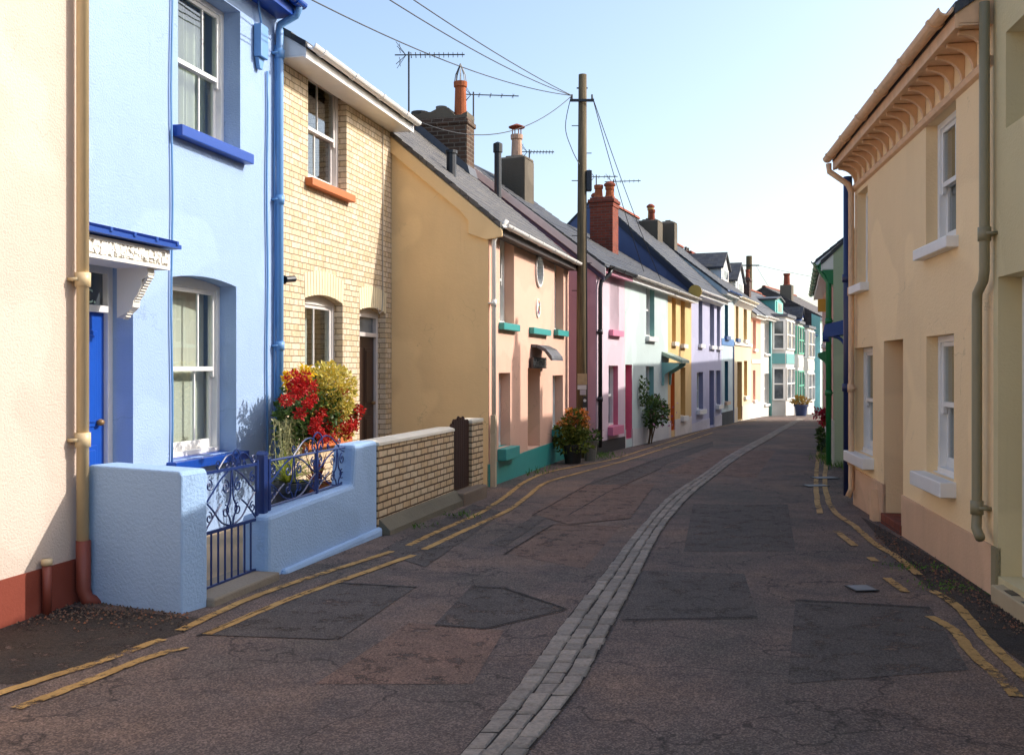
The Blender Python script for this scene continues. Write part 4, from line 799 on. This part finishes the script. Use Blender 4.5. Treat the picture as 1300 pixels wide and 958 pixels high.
dpx(FM, 984, 994, 384, 402, -.4, paint('#5fb3ac', .5), paint('#6ec2b4', .5), 8)
FN = bayhouse('narrow white bay fronted house with bright green window frames', 50.6, 53.4, 3.95, OFFW, OFFW, GRN, None, (.04, .96), holes=[])
FO = bayhouse('white bay fronted house with grey panels and a blue dormer', 53.4, 58.7, 3.85, OFFW, stucco('#cfcbc2', .3), WHITE, None, (.1, .72), holes=[])
dormer(FO, FO.u(1022, -.4) - .5, 1.0, 3.7, 4.7, -.5, paint('#4a6cb0', .5), WHITE, 48)
FO2 = house('narrow pale blue house front squeezed beside the teal gable', pt(58.7), pt(60.3), 3.75, stucco('#9db9e0', .3), group=TERR, far=True, depth=5.6, roof=slate('#5a5b60', '#46474c'), gut=paint('#2d5a94'), holes=[])
TEALW = stucco('#9bd2c2', .3, 40, .06)
FP = house('tall turquoise house closing the view at the far bend', (18.6, 60.1), (22.8, 68.0), 4.75, stucco('#cdeee0', .3, 40, .05), group=TERR, gable=slate('#4a3f3a', '#3a322e', lichen='#5a4c40'), far=True, depth=6.8, pitch=29, gut=WHITE, roof=slate('#5a4f4a', '#463f3c'), holes=[dict(k='win', r=(1044, 1047, 420, 440), depth=.12, nb=0)])
b = MB(); GP = Fr(FP.p(0, 0, 0), FP.p(0, 0, -1), 'R'); b.prism(GP, [(-.01, -2), (.5, -2), (.5, 4.95), (-.01, 4.72)], .004, .03); b.build('painted_return', TEALW, FP.root)
chimney(FP, .5, -2.1, .6, .7, 5.2, 6.75, CEM, pots=[(0, 0, .75, .2, CLAYR)], caps=())
chimney(FP, FP.u(1013, -2.9), -2.9, .9, .7, 5.0, FP.z(1013, 384, -2.9), CEM, pots=[(0, 0, .3, .2, GRYP)], caps=())
# ================================================================ RIGHT SIDE
OLV = stucco('#cfc196', .5, 45, .06, .06); OLD = stucco('#8d8466', .5, 40, .1, .1); KHK = paint('#8b8264', .5); PEACH = stucco('#f7d8a8', .5, 40, .06, .05); PP = paint('#e6bc92', .55, .2)
n2 = (3.505, 7.245); RG = 'terraced houses along the lane'
FR = house('olive cream house at the near right edge with a white panelled door', (2.745, 2.24), (3.5, 7.24), 4.46, OLV, side='R', group=RG, pitch=34, plinth=(OLD, .36, .36), nofasc=True, oh=.02,
    holes=[dict(k='door', r=(1267, 1320, 357, 800), m='R', zb=.16, zt=2.30, wd=.95, keep=1, depth=.16, dm=WHITE, trans=0, knob='b'), dict(k='win', r=(1277, 1330, -100, 163), m='L', zt=4.0, wd=.9, depth=.14, sill=None, nb=1, curtain=(('b', .4),))])
rr = FR.root
b = MB(); b.prism(FR, [(FR.L - 1.25, -.2), (FR.L - .2, -.2), (FR.L - .2, .12), (FR.L - 1.25, .12)], -.15, .08); ds = b.build('doorstep', stucco('#b9a888', .5, 40, .1, .15), rr, bevel=.01)
b = MB()
for i in range(6):
    for j in range(2):
        if (i + j) % 2: b.box(FR, FR.L - 1.22 + i * .165, FR.L - 1.22 + i * .165 + .16, .121, .124, -.06 + j * .06, -.003 + j * .06)
b.build('step_tiles', paint('#3b3534', .4), ds)
kn = MB(); kn.tube(spiral(FR, FR.L - .62, 1.28, .045, 1, 0, 1, -.14), .008, 6); kn.build('door_knocker', IRON, rr)
up = FR.L + .03; pipe(FR, rr, [(up - .06, 4.3, .07), (up - .06, 2.36, .07), (up - .05, 2.28, .075), (up + .07, 2.2, .08), (up + .08, 2.12, .08), (up + .08, .56, .08), (up + .06, .47, .09), (up - .06, .42, .10)], KHK, .036, [(up - .06, 2.62, .07), (up + .08, .62, .08)])
pipe(FR, rr, [(up + .1, 4.3, .03), (up + .1, 2.6, .03)], KHK, .016, [], 'surface_cable', 6)
F2 = house('peach rendered house with bracketed cornice and white sash windows', n2, (4.30, 12.5), 4.42, PEACH, side='R', group=RG, pitch=34, oh=.27, fascia=PP, gut=PP, plinth=(stucco('#ddb795', .5, 40, .12, .2), .36, .40),
    holes=[dict(k='win', r=(1175.5, 1213.8, 125, 299), m='R', zt=3.86, depth=.10, sill=(WHITE, .10, .10, .07), curtain=(('a', .3),), nb=1, room='#8f8a7d'),
           dict(k='win', r=(1088.5, 1101.5, 215, 358), m='R', zt=3.80, depth=.10, sill=(WHITE, .10, .10, .07), nb=1, room='#8f8a7d'),
           dict(k='win', r=(1176, 1211, 423, 611), m='R', depth=.10, sill=(WHITE, .13, .13, .07), blind='#cfc9bd', bz=.45, nb=1, room='#8f8a7d'),
           dict(k='win', r=(1085.5, 1108, 439.5, 581), m='R', depth=.10, sill=(WHITE, .13, .13, .07), nb=1, room='#8f8a7d', curtain=(('b', .3),)),
           dict(k='door', r=(1122, 1146.5, 430, 686), m='R', zb=.06, depth=.42, dm=paint('#7a3a2c', .4), fm=PP, knob='a')])
r2 = F2.root
b = MB(); b.prism(F2, [(F2.u(1146.5) - .02, -.2), (F2.u(1122) + .02, -.2), (F2.u(1122) + .02, .075), (F2.u(1146.5) - .02, .075)], -.42, .03); b.build('doorstep', brick('#8a4a38', '#7a4032', '#4a3a34', bw=.2, bh=.2, key='tile'), r2, bevel=.008)
ZE = 4.42 - .27 * math.tan(R(34)) - .085; n = 18
for k in range(n):
    b = MB()
    u = .12 + (F2.L - .24) * k / (n - 1)
    pf = [(0, ZE - .004), (.215, ZE - .004), (.215, ZE - .035)] + [(.215 - .19 * math.sin(q * math.pi / 14), ZE - .035 - .17 * (1 - math.cos(q * math.pi / 14))) for q in range(1, 8)] + [(.0, ZE - .24)]
    b.strip(F2, pf, u - .022, u + .022); b.build('cornice_bracket', PP, r2, bevel=.006)
b = MB(); b.strip(F2, [(0, ZE - .23), (.03, ZE - .22), (.05, ZE - .25), (.035, ZE - .285), (0, ZE - .30)], .01, F2.L - .01); b.build('cornice_moulding', PP, r2)
b = MB(); b.box(F2, .01, F2.L - .01, ZE - .01, ZE + .05, .216, .238); b.box(F2, .01, F2.L - .01, ZE + .052, ZE + .12, .245, .262); b.build('cornice_fascia', PP, r2)
ue = F2.L - .10; pipe(F2, r2, [(ue, ZE + .05, .33), (ue, ZE - .05, .32), (ue - .02, ZE - .22, .10), (ue - .02, ZE - .32, .06), (ue - .02, .15, .06), (ue - .02, .05, .10)], PP, .036, [(ue - .02, 2.6, .06), (ue - .02, 1.4, .06), (ue - .02, .5, .06)])
ux = F2.u(1109, .05); pipe(F2, r2, [(ux, F2.z(1110, 628, .04), .03), (ux, .12, .03)], PP, .02, [], 'vent_pipe', 6); b = MB(); b.prism(F2, [(ux - .18, -.1), (ux + .02, -.1), (ux + .02, .28), (ux - .05, .30)], .02, .09); b.build('pipe_guard', PP, r2)
GRW = stucco('#b4c498', .4, 40, .1, .12)
F3 = house('grey green house set back beyond the peach house, with a blue door hood', (4.36, 12.62), (6.25, 17.95), 4.6, GRW, side='R', group=RG, pitch=34, far=True, nofasc=True, oh=.02,
    holes=[dict(k='win', uz=(1.2, 2.1, 2.7, 4.0), depth=.12, nb=1), dict(k='door', uz=(2.8, 3.7, 0, 2.0), depth=.12, dm=paint('#24418c'))])
BLH = paint('#24458f', .4)
uu = .12; pipe(F3, F3.root, [(uu, 4.1, .10), (uu, .02, .10)], paint('#1e2a58', .4), .055, [(uu, 2.8, .10), (uu, 1.4, .1)])
# scalloped blue hood hanging over the pavement
hy = 16.0; hx = (1061 - CXP) / FPX * hy; u = (Vector((hx, hy)) - F3.P).dot(F3.d); b = MB(); zc = EYE + (467 - 405) / FPX * hy
wv = (Vector((hx, hy)) - F3.P).dot(F3.n); n = 5
b.strip(F3, [(.0, zc + .02), (wv + .16, zc - .10), (wv + .18, zc - .24), (wv + .14, zc - .30), (.0, zc - .22)], u - .35, u + .35)
for k in range(n): a = u - .35 + .7 * k / n; b.prism(F3, [(a, zc - .22), (a + .14, zc - .22), (a + .12, zc - .33), (a + .07, zc - .36), (a + .02, zc - .33)], wv + .10, wv + .19)
hh = b.build('door_hood', BLH, F3.root)
for k in (-.3, .3): b = MB(); b.tube(smoothpath([F3.p(u + k, zc - .9, .02), F3.p(u + k, zc - .6, wv * .3), F3.p(u + k, zc - .33, wv * .75), F3.p(u + k, zc - .25, wv + .1)], 5), .025, 6); b.tube(spiral(F3, u + k, zc - .5, .1, 1.3, 0, 1, wv * .3), .018, 5); b.build('hood_bracket', BLH, hh)
F4 = house('house with sage green gable end and bright green downpipe past the peach house', (5.81, 18.0), (8.1, 26.0), 3.72, stucco('#d9a999', .4, 40, .1), side='R', group=RG, gable=stucco('#b4c0a2', .4, 40, .08, .1), pitch=43, far=True, gut=paint('#2f7d4a', .4), fascia=WHITE, plinth=(stucco('#e3ddd0', .4), .7, .6),
    holes=[dict(k='win', uz=(.8, 1.6, 2.2, 3.3), depth=.12, sill=(WHITE, .1, .1), nb=1), dict(k='win', uz=(.8, 1.6, .5, 1.8), depth=.12, sill=(WHITE, .1, .1), nb=1), dict(k='door', uz=(2.3, 3.2, -.2, 1.8), depth=.12, dm=paint('#2d6b46')), dict(k='win', uz=(4.2, 5.1, 2.2, 3.3), depth=.12, sill=(WHITE, .1, .1), nb=1)])
GPN = paint('#1f7a45', .4); pipe(F4, F4.root, [(.14, 3.5, .24), (.12, 3.4, .2), (.07, 3.2, .08), (.07, -.1, .08)], GPN, .05, [(.07, 2.5, .08), (.07, 1.2, .08)])
b = MB(); b.strip(F4, [(0, 3.15), (.08, 3.2), (.14, 3.35), (.24, 3.45), (.24, 3.56), (0, 3.56)], .01, .5); b.build('eaves_corbel', GPN, F4.root)
b = MB(); b.strip(F4, [(0, 2.02), (.22, 1.95), (.22, 1.88), (.1, 1.78), (0, 1.6)], 2.2, 2.9); b.build('door_canopy', GPN, F4.root)
b = MB(); b.box(F4, 1.5, 1.58, 2.75, 3.0, .02, .24); b.build('hanging_sign', paint('#d9a02e', .5), F4.root)
F5 = house('low cottage range at the right bend with a dark corner pipe', (8.2, 26.15), (13.4, 40.5), 4.6, stucco('#e6ded2', .4), side='R', group=RG, pitch=39, far=True, gut=paint('#23355f'), holes=[])
chimney(F4, .50, -3.0, .36, .42, 5.6, 7.8, RB, pots=[(0, 0, .5, .10, CLAY)], caps=()); chimney(F4, 2.25, -3.0, .5, .5, 5.2, 6.5, RB, pots=[(0, 0, .65, .10, CLAY)], caps=())
chimney(F4, F4.L - .5, -3.0, .5, .8, 5.2, 6.5, CEM, pots=[(0, -.2, .5, .10, CLAY), (0, .2, .4, .10, CLAY)], caps=()); chimney(F5, 5.5, -3.0, .6, .8, 5.4, 7.0, RB, pots=[(0, -.2, .5, .11, CLAY), (0, .2, .5, .11, CLAY)]); chimney(F5, 12.0, -3.0, .6, .8, 5.4, 6.8, RB, pots=[(0, -.2, .5, .11, CLAY), (0, .2, .5, .11, CLAY)])
# ================================================================ THINGS
# timber telegraph pole in the nook between salmon and pink houses
PX, PY = 1.395, 19.95; POLE = wood('#4a3f30', '#7c6c50', .9, st=(9, .5, 1)); pz = EYE + (467 - 95) / FPX * PY
tp = thing('telegraph_pole', (PX, PY, gz(PY)), 'tall timber telegraph pole with a dark box and notices between salmon and pink houses', 'pole', 'telegraph poles')
b = MB(); b.tube([(PX, PY, gz(PY) - .3), (PX - .0, PY, 2.5), (PX + .02, PY, pz)], [.115, .105, .082], 14); b.build('pole', POLE, tp, smooth=True)
fp = flat(PX, PY); za = EYE + (467 - 131) / FPX * PY
b = MB(); b.box(fp, -.24, .24, za, za + .05, .09, .13); b.tube([fp.p(-.2, za + .05, .11), fp.p(-.2, za + .14, .11)], .02, 6); b.tube([fp.p(.2, za + .05, .11), fp.p(.2, za + .14, .11)], .02, 6); b.tube([fp.p(-.1, za + .3, -.0), fp.p(.12, za + .3, -.0)], .015, 6); b.build('crossarm', IRON, tp)
z1, z0 = EYE + (467 - 217) / FPX * PY, EYE + (467 - 243) / FPX * PY; b = MB(); b.box(fp, .09, .20, z0, z1, -.06, .10); b.build('terminal_box', paint('#2e3138', .5), tp, bevel=.015)
b = MB()
for k in range(7): z = 3.2 + k * .55; s = 1 if k % 2 else -1; b.tube([fp.p(0, z, 0), fp.p(s * .20, z, 0)], .009, 5)
b.build('climbing_steps', IRON, tp)
b = MB(); b.tube([fp.p(.085, z0, .05), fp.p(.10, 2.6, .05), fp.p(.11, .2, .04)], .014, 6); b.tube(smoothpath([fp.p(-.22, za + .1, .1), fp.p(-.33, za - .5, .1), fp.p(-.2, za - .95, .1), fp.p(-.05, za - 1.25, .1)], 5), .008, 5); b.build('pole_wiring', IRON, tp)
for (x0, x1, y0, y1, c, nm) in ((-.09, .10, 474, 488, '#b39b74', 'notice'), (-.09, .09, 488.5, 494, '#d5cfcd', 'notice'), (-.04, .08, 494.5, 501, '#b9aeb2', 'notice'), (.02, .10, 503, 516, '#3a3536', 'notice'), (.02, .09, 517, 545, '#d9d3d2', 'notice')):
    b = MB(); b.box(fp, x0, x1, EYE - (y1 - 467) / FPX * PY, EYE - (y0 - 467) / FPX * PY, .112, .118); nn = b.build(nm, paint(c, .6, .25), tp)
    if c == '#3a3536': b = MB(); cc = (.055, EYE - (508 - 467) / FPX * PY); b.prism(fp, [(cc[0] + .03 * math.cos(q * .5236), cc[1] + .03 * math.sin(q * .5236)) for q in range(12)], .1185, .121); b.build('round_badge', paint('#d8d4cf', .5), nn)
ty = 75.0; txx = (951 - CXP) / FPX * ty; t2 = thing('telegraph_pole', (txx, ty, gz(ty)), 'distant telegraph pole rising behind the far roofs', 'pole', 'telegraph poles'); b = MB(); b.tube([(txx, ty, gz(ty) - .3), (txx, ty, EYE + (467 - 325) / FPX * ty)], [.26, .22], 10); b.build('pole', POLE, t2); f2 = flat(txx, ty); b = MB(); zz = EYE + (467 - 338) / FPX * ty; b.box(f2, -.7, .7, zz, zz + .08, .2, .3); b.build('crossarm', IRON, t2)
CAB = paint('#2a2a2e', .6)
def cable(a, c, sag, label, r=.008):
    a, c = Vector(a), Vector(c); b = MB(); n = 24; b.tube([a.lerp(c, k / n) - Vector((0, 0, 4 * sag * (k / n) * (1 - k / n))) for k in range(n + 1)], r, 5)
    tag(b.build('overhead_cable', CAB, None, loc=a), label, 'cable', 'overhead cables')
T = fp.p(-.2, za + .12, .11); T2 = fp.p(.2, za + .12, .11)
cable(T, (-3.9, 3.5, 5.62), .25, 'uppermost overhead cable running from the near telegraph pole over the lane'); cable(T, (-3.6, 5.0, 5.66), .33, 'middle overhead cable running from the near telegraph pole to the cream house')
cable(T, (-3.05, 8.9, 5.62), .28, 'overhead cable from the near telegraph pole to the blue gutter'); cable(FC.p(FC.L - .02, 5.50, .1), T, .55, 'low sagging cable from brick house gutter to the pole, crossing the chimneys')
cable(T2, FG.p(FG.u(806), 3.95, .22), .12, 'overhead cable dropping from the pole to the mint house gutter'); cable(T2, FG.p(FG.u(828), 3.9, .22), .12, 'overhead cable dropping from the pole to the far end of the mint house')
cable((txx + .5, ty, zz + .1), FO.p(1, 4.0, .2), .3, 'thin far cable from the distant pole to the bay fronted houses', .012); cable((txx + .6, ty, zz + .1), (32, 62, 6.0), .5, 'thin far cable from the distant pole across the far sky', .012)
# plants
GREEN = leafm(['#2c3d1c', '#3d5426', '#4f6a2f', '#5f7a38'], 'green'); YELF = leafm(['#d2b23c', '#dcc65a', '#e8dc88', '#c4ad44', '#9a9a40'], 'yellow'); REDF = leafm(['#b81a1a', '#cc2622', '#a8141a', '#d83c30'], 'red', trans=.2); PALEG = leafm(['#a9a678', '#8f9160', '#c2bb8c'], 'trail'); ORF = leafm(['#e08a3a', '#e4a35a', '#cf6a3a'], 'orange'); PINKF = leafm(['#c98aa6', '#d6a3b8', '#a9607f'], 'pinkf')
YUC = leafm(['#8f9a35', '#a9ab42', '#6f8030'], 'yucca'); COR = leafm(['#5a2a2c', '#7a3b34', '#4a2226'], 'cordyline')
hb = FC.u(398, .5); hbc = FC.p(hb, FC.z(398, 520, .5), .5); bk = thing('hanging_basket', hbc, 'hanging basket overflowing with red and yellow flowers on the brick house wall', 'hanging basket')
sx = FC.d; cu = lambda px, py, w=.5: FC.p(FC.u(px, w), FC.z(px, py, w), w)
b = MB(); c0 = cu(393, 540); b.lathe(c0, [(.03, -.16), (.15, -.12), (.23, -.02), (.26, .08), (.24, .08), (.05, .0)], 16); b.build('basket_bowl', wood('#2b2418', '#4a3f28', .95, key='coir'), bk)
b = MB(); top = FC.p(FC.u(392), FC.z(392, 468), .02); arm = FC.p(FC.u(392), FC.z(392, 468), .5); b.tube([top, arm], .012, 6)
for k in range(3): a = k * 2.1; b.tube([arm, c0 + Vector((.24 * math.cos(a), .24 * math.sin(a), .08))], .005, 4)
b.build('basket_bracket', IRON, bk)
b = MB(); b.leafcloud(cu(392, 520), (.36, .36, .36), 2400, .05, .5, seedshape=1); b.leafcloud(cu(370, 535), (.17, .22, .25), 650, .055, .5, seedshape=2); b.leafcloud(cu(425, 530), (.28, .25, .2), 600, .06, .5, seedshape=5); b.build('foliage', GREEN, bk)
b = MB(); b.leafcloud(cu(418, 498, .66), (.30, .32, .34), 3800, .042, .3, seedshape=3); b.leafcloud(cu(430, 545, .62), (.18, .2, .12), 320, .05, .5, seedshape=8); b.build('yellow_foliage', YELF, bk)
b = MB(); b.leafcloud(cu(368, 482, .6), (.07, .07, .07), 130, .05, .6); b.build('yellow_bloom', leafm(['#e8bd17', '#f0cc30'], 'gold'), bk); b = MB(); b.leafcloud(cu(388, 472, .6), (.09, .07, .07), 130, .05, .6); b.build('yellow_bloom', leafm(['#e8bd17', '#f0cc30'], 'gold'), bk)
b = MB()
for k in range(60):
    px = random.gauss(368, 8); p = cu(px, 535, random.uniform(.4, .65)); l = random.uniform(.2, .6); d = Vector((random.gauss(0, .06), random.gauss(0, .06), 0)); b.tube([p - Vector((0, 0, l * q / 3)) + d * (q / 3) for q in range(4)], .003, 3)
    for q in range(9): b.leaf(p - Vector((0, 0, l * q / 9)) + d * (q / 9), .05)
b.build('trailing_foliage', PALEG, bk)
b = MB()
for px, py, r_ in ((372, 478, .07), (386, 478, .07), (364, 507, .07), (384, 495, .06), (396, 490, .06), (381, 525, .06), (398, 505, .05), (402, 536, .06), (415, 541, .08), (408, 524, .06), (437, 495, .06), (428, 535, .09), (420, 553, .09), (442, 540, .08), (450, 528, .08), (456, 520, .06), (440, 550, .06), (432, 522, .05), (400, 545, .07), (412, 556, .06), (376, 500, .05), (391, 512, .05), (371, 489, .05), (380, 486, .05), (449, 541, .06), (405, 550, .06)):
    b.leafcloud(cu(px, py, random.uniform(.72, .86)), (r_, r_, r_ * .85), 190, .028, .5)
b.build('red_bloom', REDF, bk)
def blade(mb, base, ang, el, ln, wd, droop):
    pts = []; d = Vector((math.cos(ang) * math.cos(el), math.sin(ang) * math.cos(el), math.sin(el))); s = Vector((-math.sin(ang), math.cos(ang), 0)); n = 6; L = []
    for k in range(n + 1):
        t = k / n; p = base + d * ln * t - Vector((0, 0, droop * t * t)); L.append((p - s * wd * (1 - t) * .5, p + s * wd * (1 - t) * .5 + Vector((0, 0, .004))))
    i0 = len(mb.v); mb.v += [q for pr_ in L for q in pr_]
    for k in range(n): mb.f.append((i0 + 2 * k, i0 + 2 * k + 1, i0 + 2 * k + 3, i0 + 2 * k + 2))
def potplant(x, y, z0, pr, ph, potm, label, cat='potted plant', name='potted_plant', ribs=False):
    t = thing(name, (x, y, z0), label, cat); b = MB(); b.lathe((x, y, z0), [(pr * .72, 0), (pr * .95, ph * .85), (pr * 1.08, ph * .86), (pr * 1.08, ph), (pr * .92, ph), (pr * .9, ph - .06), (.02, ph - .06)], 20); b.build('pot', potm, t, smooth=False); return t
yx, yy = (365 - CXP) / FPX * 9.5, 9.5; t = potplant(yx, yy, .045, .22, .52, paint('#1c2228', .4), 'spiky yellow green yucca in a black pot behind the iron railing'); b = MB()
for k in range(70): blade(b, Vector((yx, yy, .55)), random.random() * 6.3, random.uniform(.3, 1.45), random.uniform(.3, .5), .035, random.uniform(.05, .22))
b.build('leaves', YUC, t)
yx, yy = (402 - CXP) / FPX * 10.4, 10.4; t = potplant(yx, yy, .045, .2, .40, CLAY, 'purple red cordyline in a terracotta pot behind the iron railing'); b = MB()
for k in range(38): blade(b, Vector((yx, yy, .42)), random.random() * 6.3, random.uniform(.25, 1.45), random.uniform(.38, .56), .045, random.uniform(.0, .16))
b.build('leaves', COR, t)
q = ground(727, 588); t = potplant(q.x, q.y, gz(q.y), .20, .36, paint('#26241f', .6), 'black pot of orange lilies by the telegraph pole'); b = MB(); c = Vector((q.x, q.y, gz(q.y) + .62)); b.leafcloud(c + Vector((.04, 0, .05)), (.22, .24, .36), 800, .08, .3, seedshape=4); b.leafcloud(c + Vector((-.16, 0, -.08)), (.2, .2, .2), 350, .08, .35, seedshape=9); b.leafcloud(c - Vector((0, 0, .28)), (.34, .3, .14), 350, .08, .5)
for k in range(90): blade(b, c - Vector((0, 0, .3)), random.random() * 6.3, random.uniform(.5, 1.5), random.uniform(.4, .78), .03, .1)
b.build('foliage', leafm(['#4a5a24', '#66752f', '#8a8f3c', '#3a4a1e'], 'lily'), t); b = MB()
for k in range(12): p = c + Vector((random.uniform(-.2, .28), -.1, random.uniform(.1, .36))); b.leafcloud(p, (.05, .05, .045), 34, .06, .6)
b.build('lily_bloom', ORF, t)
q = ground(748, 583); t = potplant(q.x, q.y - .25, gz(q.y), .15, .40, stucco('#8d877b', .8, 30, .3, .3), 'weathered stone urn planter beside the black lily pot'); b = MB(); b.leafcloud((q.x, q.y - .25, gz(q.y) + .46), (.2, .18, .13), 320, .06, .5); b.build('foliage', GREEN, t)
us = FG.u(831, .25); pc = FG.p(us, FG.z(831, 522, .25), .22); t = thing('climbing_shrub', FG.p(us, gz(pc.y), .2), 'leafy pink flowered shrub growing up the pale mint house wall', 'shrub'); b = MB(); b.leafcloud(pc, (.36, .5, .40), 900, .085, .35, seedshape=6); b.leafcloud(pc + Vector((.1, .5, .1)), (.25, .3, .3), 300, .08, .5); b.leafcloud(pc + Vector((-.30, -.5, .5)), (.15, .18, .35), 220, .08, .5); b.build('foliage', GREEN, t); b = MB()
for k in range(30): b.leaf(pc + Vector((random.uniform(-.1, .5), random.uniform(-.6, .3), random.uniform(-.4, .4))), .09)
b.build('flowers', PINKF, t); b = MB()
for k in range(5): b.tube([FG.p(us + .1 * k - .2, gz(pc.y) - .1, .12), pc + Vector((random.uniform(-.2, .2), random.uniform(-.2, .2), 0))], .016, 5)
b.build('stems', wood('#4a3a2a', '#6a553c'), t)
fy = 21.5; fx = (1047 - CXP) / FPX * fy; t = potplant(fx + .05, fy, gz(fy), .16, .3, paint('#2b4a3a', .5), 'tall planter of deep red flowers against the right hand wall'); b = MB(); zf = EYE - (530 - 467) / FPX * fy; b.leafcloud((fx + .05, fy, zf - .45), (.2, .2, .35), 700, .08, .4); b.build('foliage', GREEN, t); b = MB()
for k in range(16): b.leafcloud((fx + .02 + random.gauss(0, .1), fy + random.gauss(0, .08), zf + random.gauss(.0, .13)), (.07, .07, .06), 45, .06, .5)
b.build('red_bloom', leafm(['#a01828', '#b8203a', '#8a1220'], 'deepred'), t)
q = ground(1013, 527.5); t = potplant(q.x, q.y - .5, gz(q.y), .32, .55, paint('#24365f', .5), 'round dark blue tub planted with orange flowers before the far bay windows'); b = MB(); b.leafcloud((q.x, q.y - .5, gz(q.y) + .7), (.4, .3, .2), 300, .14, .5); b.build('foliage', leafm(['#7a6a2c', '#a9803a', '#5a5a2a'], 'tub'), t)
b = MB()
for px, py, n, s in ((1062, 585, 420, .16), (1066, 592, 200, .14), (1057, 575, 200, .14), (757, 579, 200, .09), (676, 598, 160, .08), (772, 577, 90, .07), (585, 655, 60, .06), (520, 668, 60, .05), (1205, 745, 160, .03), (1160, 720, 120, .03)):
    for k in range(n):
        p = ground(px, py) + Vector((random.gauss(0, .14), random.gauss(0, .45 if py < 600 else .12))); blade(b, Vector((p.x, p.y, gz(p.y))), random.random() * 6.3, random.uniform(.6, 1.5), s * random.uniform(.6, 1.6), .012, .02)
tag(b.build('weeds', leafm(['#4a6a24', '#5f8a2f', '#3a5a1e'], 'weed'), None, loc=(0, 0, 0)), 'tufts of green weeds along the foot of the house walls', 'weeds', kind='stuff')
b = MB()
for k in range(2200):
    if k % 2: px, py = random.uniform(-10, 240), random.gauss(778, 9)
    else: tt = random.random(); px, py = 1110 + 190 * tt, 672 + 115 * tt + random.gauss(8, 9)
    if py > 868 or py < 655: continue
    p = ground(px, py); r_ = random.uniform(.004, .013); z = gz(p.y) + .006
    i0 = len(b.v); b.v += [Vector((p.x + r_ * math.cos(a) * random.uniform(.7, 1.2), p.y + r_ * math.sin(a), z)) for a in (0, 1.57, 3.14, 4.71)] + [Vector((p.x, p.y, z + r_))]; b.f += [(i0, i0 + 1, i0 + 4), (i0 + 1, i0 + 2, i0 + 4), (i0 + 2, i0 + 3, i0 + 4), (i0 + 3, i0, i0 + 4)]
tag(b.build('loose_gravel', leafm(['#2c2826', '#4a413a', '#6a5b4e', '#8a5a42'], 'gravel', .9, 0), None, loc=(0, 0, 0)), 'loose stones and grit gathered along the wall bottoms', 'gravel', kind='stuff')
for (px, py, sx_, sy_, lb) in ((1094, 748, .075, .08, 'small square grey metal cover set in the tarmac near the peach house'), (1047, 607, .17, .12, 'pale metal cover in the tarmac by the far right yellow lines'), (1036, 617, .15, .10, 'smaller pale metal cover nearer the centre of the lane')):
    p = ground(px, py); f_ = flat(p.x, p.y, .12); z = gz(p.y); t = thing('access_cover', (p.x, p.y, z), lb, 'access cover', 'access covers in the road'); b = MB(); b.box(f_, -sx_, sx_, z + .012, z + .017, -sy_, sy_); b.build('plate', paint('#7a7d80', .6, .2), t, bevel=.003); b = MB()
    for q4 in ((-sx_ - .015, sx_ + .015, -sy_ - .015, -sy_ - .001), (-sx_ - .015, sx_ + .015, sy_ + .001, sy_ + .015), (-sx_ - .015, -sx_ - .001, -sy_, sy_), (sx_ + .001, sx_ + .015, -sy_, sy_)): b.box(f_, q4[0], q4[1], z + .008, z + .0155, q4[2], q4[3])
    b.build('frame', IRON, t)
# ================================================================ CAMERA, SUN, SKY
cd = bpy.data.cameras.new('camera'); co = bpy.data.objects.new('camera', cd); col.objects.link(co); bpy.context.scene.camera = co
co.location = (0, 0, EYE); co.rotation_euler = (R(90), 0, 0); cd.sensor_width = 36; cd.lens = 36 * FPX / 1300; cd.shift_y = -12 / 1300; cd.clip_end = 3000
AZ, EL = R(10), R(33.5)
sl = bpy.data.lights.new('sun', 'SUN'); so = bpy.data.objects.new('sun', sl); col.objects.link(so); sl.energy = 2.3; sl.angle = R(.5); sl.color = (1, .95, .89)
so.rotation_euler = Vector((math.cos(AZ) * math.cos(EL), math.sin(AZ) * math.cos(EL), math.sin(EL))).to_track_quat('Z', 'Y').to_euler(); so.location = (30, 10, 30)
wd_ = bpy.data.worlds.new('World'); bpy.context.scene.world = wd_; wd_.use_nodes = True; nt = wd_.node_tree; nt.nodes.clear()
sky = nt.nodes.new('ShaderNodeTexSky'); sky.sky_type = 'NISHITA'; sky.sun_disc = False; sky.sun_elevation = EL; sky.sun_rotation = R(80); sky.air_density = 1.0; sky.dust_density = 2.8; sky.ozone_density = 1.0; sky.altitude = 0
bg = nt.nodes.new('ShaderNodeBackground'); bg.inputs[1].default_value = .15; wo = nt.nodes.new('ShaderNodeOutputWorld'); nt.links.new(sky.outputs[0], bg.inputs[0]); nt.links.new(bg.outputs[0], wo.inputs[0])
S = bpy.context.scene; S.view_settings.view_transform = 'Standard'; S.view_settings.look = 'None'; S.view_settings.gamma = 1; S.view_settings.exposure = 1.0; S.view_settings.use_curve_mapping = False
S.cycles.max_bounces = 6; S.cycles.transparent_max_bounces = 12; S.cycles.use_denoising = True; S.cycles.caustics_reflective = False; S.cycles.caustics_refractive = False
